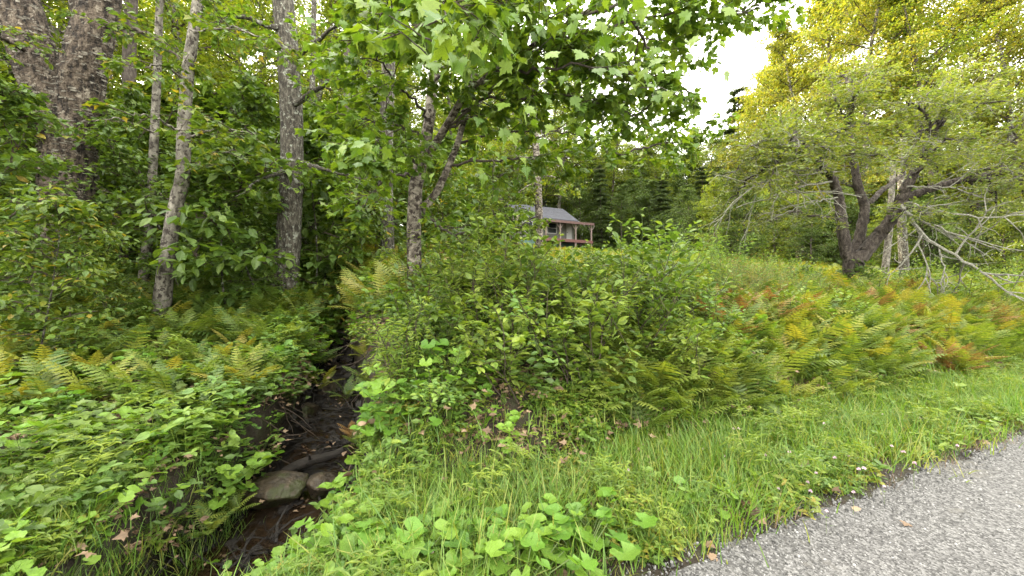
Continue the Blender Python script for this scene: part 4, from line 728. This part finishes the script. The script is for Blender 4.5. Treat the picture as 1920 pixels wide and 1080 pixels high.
cov2 = [cover_mesh(30, 10, .085, .22, .22, 'colt', T_R0), cover_mesh(31, 30, .06, .14, .34, 'shrub', T_LAN), cover_mesh(32, 20, .065, .2, .3, 'dark', T_MAPS), cover_mesh(33, 20, .07, .16, .4, 'shrub_pale'), cover_mesh(34, 26, .045, .2, .12, 'fern_y')]
straw = [tuft_mesh(60 + s, 26, .22, .1, .0025, 'litter') for s in range(2)] + [tuft_mesh(63, 26, .3, .12, .004, 'fern_y')]
lit = []
for s in range(3):
    g = np.random.default_rng(200 + s); m = MB(); n = 18; c = np.stack([g.normal(0, .12, n), g.normal(0, .12, n), g.uniform(0, .03, n)], -1); m.leaves(T_MAPS if s else T_OV, c, g.normal(0, 1, (n, 3)) * (1, 1, .2), np.array([0, 0, 1.]) + g.normal(0, .5, (n, 3)), g.uniform(.04, .08, n), g.uniform(0, 1, n)); lit.append(m.mesh('litter_patch', G['litter']))

# ------------------------------------------------------------------ low plants: where they grow
def zone(n, f, x0=-14, x1=18, y0=1, y1=16, p=1.):
    x = rng.uniform(x0, x1, n); y = y0 + (y1 - y0) * rng.uniform(0, 1, n) ** p; s = road_s(x, y); d = x - stream_x(y); ok = in_view(x, y) & f(x, y, s, d) & (~bare(x, y) | (rng.uniform(0, 1, n) < .42)); return x[ok], y[ok]
def scat(name, label, cat, x, y, protos, lo, hi, idx=None, dz=0.):
    n = len(x); return scatter(name, label, cat, np.stack([x, y, hz(x, y) + dz], -1), rotz(n), rng.uniform(lo, hi, n), rng.integers(0, len(protos), n) if idx is None else idx, protos)
in_gully = lambda x, y, d: ((np.maximum(d, -1.35 * d) < np.interp(y, [3, 4.6, 5.6, 7.5, 9.5], [.95, .86, .7, .45, .0])) & (y < 9.5)) | ((y < 3.5) & (y > 2.1) & (x / y > -.74) & (x / y < -.38))
x, y = zone(60000, lambda x, y, s, d: (s > .02) & (s < 1.9) & (x > -1.35) & ~((y < 3.6) & (y > 2.05) & (x / y < -.36)) & ((s < 1.45) | (rng.uniform(0, 1, len(x)) < .2)) & (rng.uniform(0, 1, len(x)) < sstep(-.05, .6, s + .15 * wavy(x, y, 3, 1)) * (.62 + .5 * wavy(x, y, 1.9, 6))), -1.5, 16, 1.3, 11)
scat('grass', 'long bright green grass on the verge beside the road', 'grass', x, y, tufts, .45, 1.5)
x, y = zone(6000, lambda x, y, s, d: (s > .15) & (s < 3.2) & (x < -.6) & (rng.uniform(0, 1, len(x)) < np.where(y > 3, .35, 1)) & ~in_gully(x, y, d - .1), -7, -.5, 1.3, 5.5); scat('bank_grass', 'grass tufts among the low plants at the stream mouth', 'grass', x, y, tufts, .5, 1.2)
x, y = zone(34000, lambda x, y, s, d: (s > .12) & (s < 2.2) & (rng.uniform(0, 1, len(x)) < np.where(x > -.3, .2, .42) + .3 * wavy(x, y, 2.2, 7)) & ~in_gully(x, y, d), -7, 12, 1.3, 9); scat('verge_cover', 'small clover like leaves growing through the verge', 'ground cover', x, y, covers + cov2[1:2] + cov2[4:], .5, 1.1)
x, y = zone(30000, lambda x, y, s, d: (s > 1.6) & (~in_gully(x, y, d) | ((np.abs(d) > .72) & (rng.uniform(0, 1, len(x)) < .5))) & (rng.uniform(0, 1, len(x)) < np.maximum(.27 + .34 * wavy(x, y, 2.1, 3), .7 * (np.abs(d) < 1.2)) * np.where(x > 1.5, .6, 1.) * np.where((d < -1) & (y > 4.6), .5, 1.)), -14, 18, 1.4, 15, 1.4); n_ = len(x); sp = wavy(x, y, 1.7, 9) + rng.normal(0, .5, n_)
scat('undergrowth', 'mixed small leafy plants covering the ground of the bank and wood', 'undergrowth', x, y, covers + darkcov[:1] + cov2, .5, 1.5, np.clip(((sp + 1.3) / 2.6 * 11).astype(int), 0, 10))
x, y = zone(3200, lambda x, y, s, d: (s > 1.4) & (x > 1.0) & (s < 4.5), 1, 18, 3, 14); n_ = len(x); pr_ = wavy(x, y, 1.3, 8) + rng.normal(0, .4, n_)
scat('bank_ferns', 'tangle of small bright ferns covering the bank above the verge', 'ferns', x, y, [fernJ['fern'][0], fernJ['fern'][1], fernJ['fern_y'][0], fernJ['fern_b'][0]], .8, 1.35, np.where(pr_ > .9, 3, np.where(pr_ > .35, 2, rng.integers(0, 2, n_))))
x, y = zone(5000, lambda x, y, s, d: (s > .0) & (s < 2.6) & (rng.uniform(0, 1, len(x)) < np.where(s < .45, .6, .22)) & ~in_gully(x, y, d), -7, 14, 1.3, 10); scat('dry_grass', 'dry straw coloured grass mixed into the verge', 'grass', x, y, straw, .35, 1.)
x, y = zone(12000, lambda x, y, s, d: (s > .3) & (~in_gully(x, y, d) | (rng.uniform(0, 1, len(x)) < .06)), -12, 14, 1.4, 12); xb, yb = rng.uniform(-.6, .85, 60), rng.uniform(3.3, 3.95, 60); kb = bare(xb, yb); x, y = np.concatenate([x, xb[kb]]), np.concatenate([y, yb[kb]]); scat('leaf_litter', 'brown dead leaves scattered over soil and bank', 'leaf litter', x, y, lit, .6, 1.2, dz=.015)
x, y = zone(13500, lambda x, y, s, d: (s > 3.6) & ~in_gully(x, y, d) & (y > 6.9) & (x > stream_x(y) + .3) & (rng.uniform(0, 1, len(x)) < .65 + .4 * wavy(x, y, 1.1, 12)), -14, 30, 6, 34, 1.3)
fl = fernJ['fern'][:2] + fernJ['fern_y'][:2] + fernJ['fern_b'][:2] + fernJ['fern'][2:]; pr_ = wavy(x, y, .9, 4) + rng.normal(0, .45, len(x)); idx = np.where(pr_ > .92, rng.integers(4, 6, len(x)), np.where(pr_ > .0, rng.integers(2, 4, len(x)), rng.integers(0, 2, len(x))))
scat('fern_field', 'dense field of yellow green and rusty ferns rising towards the cabin', 'ferns', x, y, fl, 1.0, 1.7, idx)
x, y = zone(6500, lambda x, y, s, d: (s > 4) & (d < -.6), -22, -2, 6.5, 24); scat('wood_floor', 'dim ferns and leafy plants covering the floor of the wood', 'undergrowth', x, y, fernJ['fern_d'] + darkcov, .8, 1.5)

def visible_px(x, y, z): return 960 + x / y * FPX, 540 - (z - EYE) / y * FPX
cnt = {}
def put(name, parts, x, y, sc, label, cat, group, tilt=(0, 0), dz=0.): return place(name, parts, (x, y, H(x, y) + dz), rng.uniform(0, 6.283), sc, label, cat, group, tilt)
def poisson(n, f, rmin, box, tries=9000):
    out = []
    for _ in range(tries):
        x, y = rng.uniform(box[0], box[1]), rng.uniform(box[2], box[3]); s = float(road_s(x, y)); d = x - float(stream_x(y))
        if not bool(in_view(x, y)) or not f(x, y, s, d): continue
        if any((x - a) ** 2 + (y - b) ** 2 < rmin * rmin for a, b in out): continue
        out.append((x, y))
        if len(out) >= n: break
    return out
gul = lambda x, y, d: bool(in_gully(np.array(x), np.array(y), np.array(d))) or (y < 6.6 and -1.05 < d < 1.0)
for px, D, tp, k, lab in [(1530, 12.5, 500, 2, 'low pale brush left behind the apple trunk'), (1650, 10.2, 520, 2, 'pale brush at the right foot of the apple tree'), (1720, 11, 505, 0, 'leafy brush under the bare lichened twigs'), (1790, 12, 500, 2, 'pale brush under the right side of the apple tree'), (1860, 11, 500, 0, 'dark leafy brush at the right edge under the apple tree'),
                           (1500, 14, 480, 0, 'dark leafy brush at the wood edge left of the apple tree'), (1750, 15, 480, 0, 'dark leafy brush at the wood edge behind the bare twigs'), (1900, 14, 470, 2, 'tall brush at the far right edge of the clearing'), (1440, 13, 475, 0, 'dark leafy brush at the wood edge behind the pale bushes'), (1840, 9, 540, 0, 'leafy brush in the ferns near the right edge'), (1400, 6.6, 540, 2, 'straw green bushy weed on the bank top before the pale bushes'), (1340, 6.2, 560, 2, 'second straw green weed on the bank top, further left')]:
    x = (px - 960) / FPX * D; z = H(x, D); hgt = EYE + (540 - tp) / FPX * D - z; put('brush', tallP[k], x, D, max(.35, hgt / (1.85, 1.65, 1.45)[k]), lab, 'shrub', None)
for px, D, tp in [(1290, 7.2, 480), (1330, 7.8, 460), (1380, 7.4, 470), (1420, 8.2, 470), (1460, 7.8, 490), (1500, 8.4, 495), (1540, 8.8, 505), (1400, 6.4, 540), (1450, 6.6, 550), (1500, 6.9, 560), (1340, 5.8, 560), (1560, 7.6, 545), (1290, 5.6, 570), (1240, 6.4, 520), (1660, 8.6, 545), (1720, 8.4, 550), (1800, 8.6, 550), (1880, 8.8, 545), (1610, 7.6, 570)]:
    x = (px - 960) / FPX * D; z = H(x, D); hgt = EYE + (540 - tp) / FPX * D - z; k = 3 if rng.uniform() < .55 else 2
    put('bushy_weed', tallP[k], x, D, max(.35, hgt / 1.45), ('straw tinted' if k == 3 else 'pale green') + ' feathery weed on the bank right of the shrubs', 'plant', ('straw tinted' if k == 3 else 'pale green') + ' feathery weeds on the bank')
G_ST = 'rust brown ferns on the bank top'
for x, y in [((px - 960) / FPX * D, D) for px, D in [(1290, 6.6), (1330, 6.9), (1370, 6.5), (1410, 7.2), (1450, 7.0), (1490, 7.4), (1350, 7.6), (1430, 8), (1060, 7), (1110, 7.6), (1010, 7.2), (880, 7.5), (860, 7.0), (900, 8), (1620, 9), (1660, 9.3), (1700, 9), (1590, 8.6), (1640, 8.2), (1780, 9), (1820, 8.6), (1260, 7.4), (1310, 8.2), (1180, 8)]]:
    put('fern', fernP['fern_b'][rng.integers(0, 3)], x, y, rng.uniform(1.1, 1.5), 'rust brown dying fern in the green ferns of the clearing', 'fern', G_ST)
# ferns on the bank right of the stream
for x, y in poisson(190, lambda x, y, s, d: 1.4 < s < 4.4 and x > 1.1 and not gul(x, y, d), .27, (1, 13, 3, 12)):
    k = rng.choice(['fern', 'fern_y', 'fern', 'fern_b'], p=[.4, .3, .2, .1]); s = road_s(x, y)
    word = {'fern': 'green', 'fern_y': 'yellow green', 'fern_b': 'rusty brown'}[k]
    put('fern', fernP[k][rng.integers(0, 3)], x, y, rng.uniform(.7, 1.15), word + ' fern on the bank ' + ('above the road verge right of the shrubs' if s < 2.4 else 'top among the field ferns on the right'), 'fern', word + ' ferns ' + ('on the bank face' if s < 2.4 else 'on the bank top'))
for x, y in poisson(95, lambda x, y, s, d: s > 2.2 and -.3 > d > -5 and y > 4.4 and not gul(x, y, d), .36, (-9, -2, 4, 10)):
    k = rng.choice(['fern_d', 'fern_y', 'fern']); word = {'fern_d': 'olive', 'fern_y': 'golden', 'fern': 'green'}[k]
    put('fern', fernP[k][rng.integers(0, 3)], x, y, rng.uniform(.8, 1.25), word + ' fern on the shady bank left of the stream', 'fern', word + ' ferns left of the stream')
for px, py, D, sc, k, lab in [(440, 885, 3.9, .55, 'fern', 'single bright fern hanging over the left edge of the stream pool'), (395, 935, 3.6, .5, 'fern', 'light green fern with drooping fronds just above the stream pool'), (250, 770, 4.6, .6, 'fern', 'fern with broad pale fronds in the middle of the left bank'), (665, 760, 5.2, .55, 'fern_b', 'rust brown withered fern at the top of the stream gully right bank'),
                              (600, 690, 6.6, .75, 'fern_y', 'golden fern arching over the upper end of the gully'), (650, 700, 6.2, .7, 'fern_d', 'olive fern arching over the upper gully from the right bank'), (560, 670, 6.8, .8, 'fern_d', 'olive fern at the head of the gully on the left bank'), (520, 700, 6.0, .65, 'fern_y', 'golden fern hanging over the left bank of the upper gully'), (690, 700, 5.9, .8, 'fern', 'green fern drooping over the top of the right gully bank'), (700, 740, 5.4, .7, 'fern_d', 'olive fern drooping below the top of the right gully bank'), (685, 660, 6.6, .8, 'fern_y', 'golden fern highest on the right gully bank'), (670, 790, 5.0, .5, 'fern_d', 'olive fern hanging down the right wall of the gully'), (500, 780, 5.2, .5, 'fern', 'green fern hanging down the left wall of the gully'), (100, 800, 3.7, .5, 'fern', 'bright green fern at the left edge above the round leaves'), (740, 760, 4.6, .5, 'fern', 'green fern under the shrub beside the gully'), (830, 790, 4.3, .55, 'fern', 'green fern hanging below the shrub in the middle of the bank'), (900, 770, 4.3, .5, 'fern', 'second green fern hanging below the shrub in the middle of the bank')]:
    p = P(px, py, D); z = H(p[0], p[1]); put('fern', fernP[k][rng.integers(0, 3)], p[0], p[1], sc, lab, 'fern', None, dz=max(-.05, min(.25, p[2] - z - .15)))
# shrubs
G_SH = 'leafy green shrubs crowding the bank right of the stream'
for x, y in poisson(44, lambda x, y, s, d: 1.75 < s < 4.4 and d > 1.02 and x < 3.0 and not (-.32 < x / y < -.16 and y > 4.6), .34, (-2, 3, 3, 7)):
    put('shrub', shrubP[rng.integers(0, 5)], x, y, rng.uniform(.9, 1.3) * (.72 if x / y < -.13 else 1), ('leafy green shrub on the face of the central bank' if road_s(x, y) < 2.8 else 'leafy green shrub on the top of the central bank'), 'shrub', G_SH + (' front' if road_s(x, y) < 2.8 else ' back'))
for x, y in poisson(40, lambda x, y, s, d: s > 2.2 and x > 3.0 or (s > 4.2 and d > .8), .6, (-2.5, 13, 4, 13)):
    put('shrub', shrubP[rng.integers(0, 5)], x, y, rng.uniform(.8, 1.25), 'low leafy shrub among the ferns of the clearing', 'shrub', 'shrubs among the clearing ferns')
for px, D, tp, k, lab in [(958, 5.4, 395, 0, 'tall dark twiggy shrub in front of the cabin left end'), (1000, 6.2, 478, 0, 'tall shrub with drooping leaves hiding the cabin lower wall'), (925, 6.0, 440, 0, 'dark leafy shrub left of the shrubs before the cabin'), (1215, 8.0, 385, 1, 'tallest pale leafy shoot right of the cabin'), (1255, 8.6, 425, 1, 'pale leafy shoot with wide leaves just right of the tallest shoot'), (1180, 9, 440, 1, 'slender pale shoot nearest the right side of the tallest shoot foot'), (1130, 11, 452, 1, 'light green shoot right below the cabin porch'),
                           (1330, 9, 395, 2, 'tall feathery pale plant rising above the fern field'), (1300, 10, 440, 2, 'pale bushy plant left of the tall feathery one'), (1375, 8.6, 450, 2, 'broad pale bushy plant right of the tall feathery one'), (1430, 9.5, 465, 2, 'pale bushy plant nearest the apple tree foot on its left'), (1350, 7.4, 480, 2, 'wide pale bush in front of the tall feathery plant'), (1290, 7.8, 475, 1, 'leafy green shoot below the feathery plants'),
                           (1070, 7.0, 498, 0, 'dark twiggy shrub in the ferns below the cabin porch'), (1480, 9, 500, 2, 'low pale bush just left of the apple trunk'), (1120, 6.4, 500, 0, 'leafy shrub in the middle of the fern slope'), (880, 6.6, 500, 0, 'leafy shrub between the leaning maple and the cabin'), (1040, 5.2, 520, 0, 'upright leafy shrub on the bank top below the cabin')]:
    x = (px - 960) / FPX * D; z = H(x, D); hgt = EYE + (540 - tp) / FPX * D - z; put('shrub', tallP[k], x, D, hgt / (1.85, 1.65, 1.45)[k], lab, 'shrub', None)
for x, y in poisson(60, lambda x, y, s, d: (s > 1.2 and d < -.7 and y > 3.9) and not gul(x, y, d), .36, (-9, -2, 2.4, 8)):
    k = int(rng.integers(0, 2)); put('leafy_herb', herbP[k], x, y, rng.uniform(.7, 1.2), ('herb with oval leaves' if k == 0 else 'seedling with lobed maple leaves') + ' on the bank left of the stream', 'plant', ('oval leaved herbs' if k == 0 else 'maple seedlings') + ' left of the stream')
for x, y in poisson(26, lambda x, y, s, d: 1.2 < s < 2.3 and d > .7, .25, (-2, 7, 2.5, 8)):
    put('leafy_herb', herbP[0], x, y, rng.uniform(.45, .8), ('bright leafy herb at the bank foot below the shrubs' if x < 1.5 else 'bright leafy herb at the bank foot below the ferns'), 'plant', 'herbs at the foot of the bank')
# coltsfoot
coltB = [colt_parts(s, 17, .26, .135, .2) for s in (1, 2, 3)]; coltS = [colt_parts(s, 14, .22, .085, .16) for s in (4, 5, 6)]; coltM = [colt_parts(s, 11, .26, .12, .2) for s in (7, 8, 9)]
for px, py, D in [(760, 1010, 2.35), (840, 1050, 2.2), (930, 1030, 2.25), (1010, 1010, 2.4), (1090, 1030, 2.3), (880, 985, 2.5), (980, 1075, 2.1), (760, 1080, 2.15), (1120, 985, 2.5), (700, 1050, 2.3)]:
    p = P(px, py, D); put('coltsfoot', coltB[rng.integers(0, 3)], p[0], p[1], rng.uniform(.8, 1.1), 'large round leaved bright coltsfoot at the bottom middle', 'plant', 'large leaved coltsfoot at the road edge')
for px, py, D in [(560, 1000, 2.75), (620, 980, 2.85), (520, 1045, 2.6), (600, 1050, 2.5), (660, 1030, 2.6), (570, 985, 2.85), (490, 1010, 2.8), (640, 1070, 2.4), (690, 1010, 2.7), (585, 1030, 2.65), (630, 1010, 2.7), (600, 1075, 2.45), (675, 1060, 2.5), (540, 1075, 2.5), (650, 995, 2.75), (520, 1010, 2.7), (720, 1010, 2.6), (480, 1060, 2.6), (560, 1060, 2.4), (620, 1040, 2.45), (680, 1075, 2.3), (530, 1075, 2.3), (590, 1078, 2.25), (640, 1078, 2.25)]:
    p = P(px, py, D); x = p[0]; y = p[1]; put('coltsfoot', coltS[rng.integers(0, 3)], x, y, rng.uniform(.8, 1.1), 'clump of small round leaves at the stream mouth', 'plant', 'small leaved clumps at the near end of the stream', dz=max(0, min(.22, p[2] - H(x, y) - .12)))
for px, py, D in [(20, 860, 3.3), (90, 870, 3.3), (150, 840, 3.6), (40, 940, 3.0), (120, 960, 3.0), (230, 890, 3.4), (210, 960, 3.1), (280, 920, 3.3), (60, 1020, 2.8), (300, 980, 3.1), (170, 1020, 2.9), (360, 900, 3.6), (330, 860, 3.8), (20, 800, 3.6), (200, 830, 3.8), (110, 780, 4.0), (390, 980, 3.2), (250, 1030, 2.8), (330, 1040, 2.8), (20, 980, 2.9), (160, 910, 3.2), (260, 860, 3.6), (410, 1030, 2.9), (60, 760, 4.2), (300, 830, 4.0), (10, 1070, 2.6), (120, 1070, 2.6), (220, 1080, 2.6)]:
    p = P(px, py, D); put('coltsfoot', coltM[rng.integers(0, 3)], p[0], p[1], rng.uniform(.7, 1.0), 'round leaved plant on the bank at the lower left', 'plant', 'round leaved plants on the lower left bank')
for px, py, D in [(785, 850, 3.9), (815, 830, 3.9), (800, 890, 3.6), (830, 860, 3.7), (790, 790, 4.2), (840, 840, 3.9), (780, 930, 3.3), (790, 800, 4.1), (810, 900, 3.5), (850, 870, 3.7), (775, 880, 3.7)]:
    p = P(px, py, D); put('coltsfoot', coltM[rng.integers(0, 3)], p[0], p[1], rng.uniform(.9, 1.25), 'round leaved plant on the bank just right of the gully', 'plant', 'round leaved plants right of the gully', dz=.1)
for px, D, lab in [(1320, 2.75, 'dock like plant with long leaves at the road edge, nearest the camera'), (1830, 4.9, 'broad leaved plant low in the verge at far right')]:
    x = (px - 960) / FPX * D; put('dock_plant', coltM[0], x, D, .8, lab, 'plant', None)
# clover flowers
cf = MB(); g = np.random.default_rng(4); n = 70; d = nrm(g.normal(size=(n, 3))); d = d[d[:, 2] > -.5]; cf.leaves(T_LAN, d * .003, d, g.normal(size=d.shape), .017, g.uniform(0, 1, len(d))); cfm = cf.mesh('clover_head', G['petal'])
cs = MB(); cs.tube([(0, 0, -.03), (.008, 0, .13), (0, 0, .26)], [.002, .0017, .0015], 4); csm = cs.mesh('clover_stem', B['stem']); cl = MB()
for k in range(3): cl.leaves(T_OV, np.array([[0, 0, .2]]), np.array([[math.cos(k * 2.1), math.sin(k * 2.1), .2]]), np.array([[0, 0, 1.]]), .025, .1)
clm = cl.mesh('clover_leaf', G['cover'])
for px, py in [(1690, 850), (1695, 858), (1672, 848), (1795, 842), (1610, 897), (1620, 895), (1658, 912), (1460, 920), (1505, 890), (1515, 912), (1530, 895), (1565, 875), (1590, 862), (1375, 820), (1385, 822), (1318, 850), (1360, 862), (1490, 795), (1555, 795), (1480, 865), (1520, 935), (1550, 962), (1178, 890), (810, 1045), (1715, 885), (1600, 930), (1435, 865), (1725, 795), (1655, 780), (1545, 810)]:
    D = (EYE - .14) / ((py - 540) / FPX); x = (px - 960) / FPX * D
    place('clover', [('flower_head', cfm, Matrix.Translation((0, 0, .27)), None), ('stem', csm, Matrix(), None), ('leaf', clm, Matrix(), None)], (x, D, H(x, D)), rng.uniform(0, 6), rng.uniform(.55, .85), 'pale pink clover flower standing in the verge grass', 'flower', 'pale pink clover flowers in the verge')
dl = [MB() for _ in range(2)]; lms = []
for i, m in enumerate(dl): m.leaves(T_MAP, np.zeros((1, 3)), np.array([[0, 1., 0]]), np.array([[0, 0, 1.]]), 1, .3 + .3 * i); lms.append(m.mesh('fallen_leaf', G['litter']))
for px, py, lab in [(1185, 1040, 'curled brown dead maple leaf on the road edge beside the coltsfoot'), (1330, 1045, 'brown dead leaf lying on the gravel under the dock plant'), (1600, 955, 'pale dead leaf on the gravel below the clover'), (1700, 985, 'dark twig like dead leaf out on the gravel'), (1325, 1025, 'tan dead leaf at the edge of the gravel')]:
    D = EYE / ((py - 540) / FPX); x = (px - 960) / FPX * D; o = one('dead_leaf', lms[len(lab) % 2], (x, D, H(x, D) + .025), (rng.normal(0, .3), rng.normal(0, .3), rng.uniform(0, 6)), lab, 'leaf'); o.scale = (.06,) * 3

# ------------------------------------------------------------------ labels: look-alikes of a small group are told apart by their place in the row
ORD = 'first second third fourth fifth sixth seventh eighth ninth tenth eleventh twelfth thirteenth fourteenth fifteenth sixteenth seventeenth eighteenth nineteenth twentieth'.split()
fam = {}
for o in C.objects:
    if o.get('category') and o.get('group'): fam.setdefault((o['group'], o['label']), []).append(o)
ROWS = {1: [''], 2: [', nearer row', ', farther row'], 3: [', front row', ', middle row', ', back row']}
for (g_, lab), os_ in fam.items():
    nr = -(-len(os_) // 20)
    if len(os_) < 2 or nr > 3: continue
    os_ = sorted(os_, key=lambda o: o.location.y); per = -(-len(os_) // nr)
    for r_ in range(nr):
        for i, o in enumerate(sorted(os_[r_ * per:(r_ + 1) * per], key=lambda o: o.location.x / max(.3, o.location.y))):
            nl = lab + ROWS[nr][r_] + ', %s from left' % ORD[i]
            if len(nl.split()) <= 16: o['label'] = nl
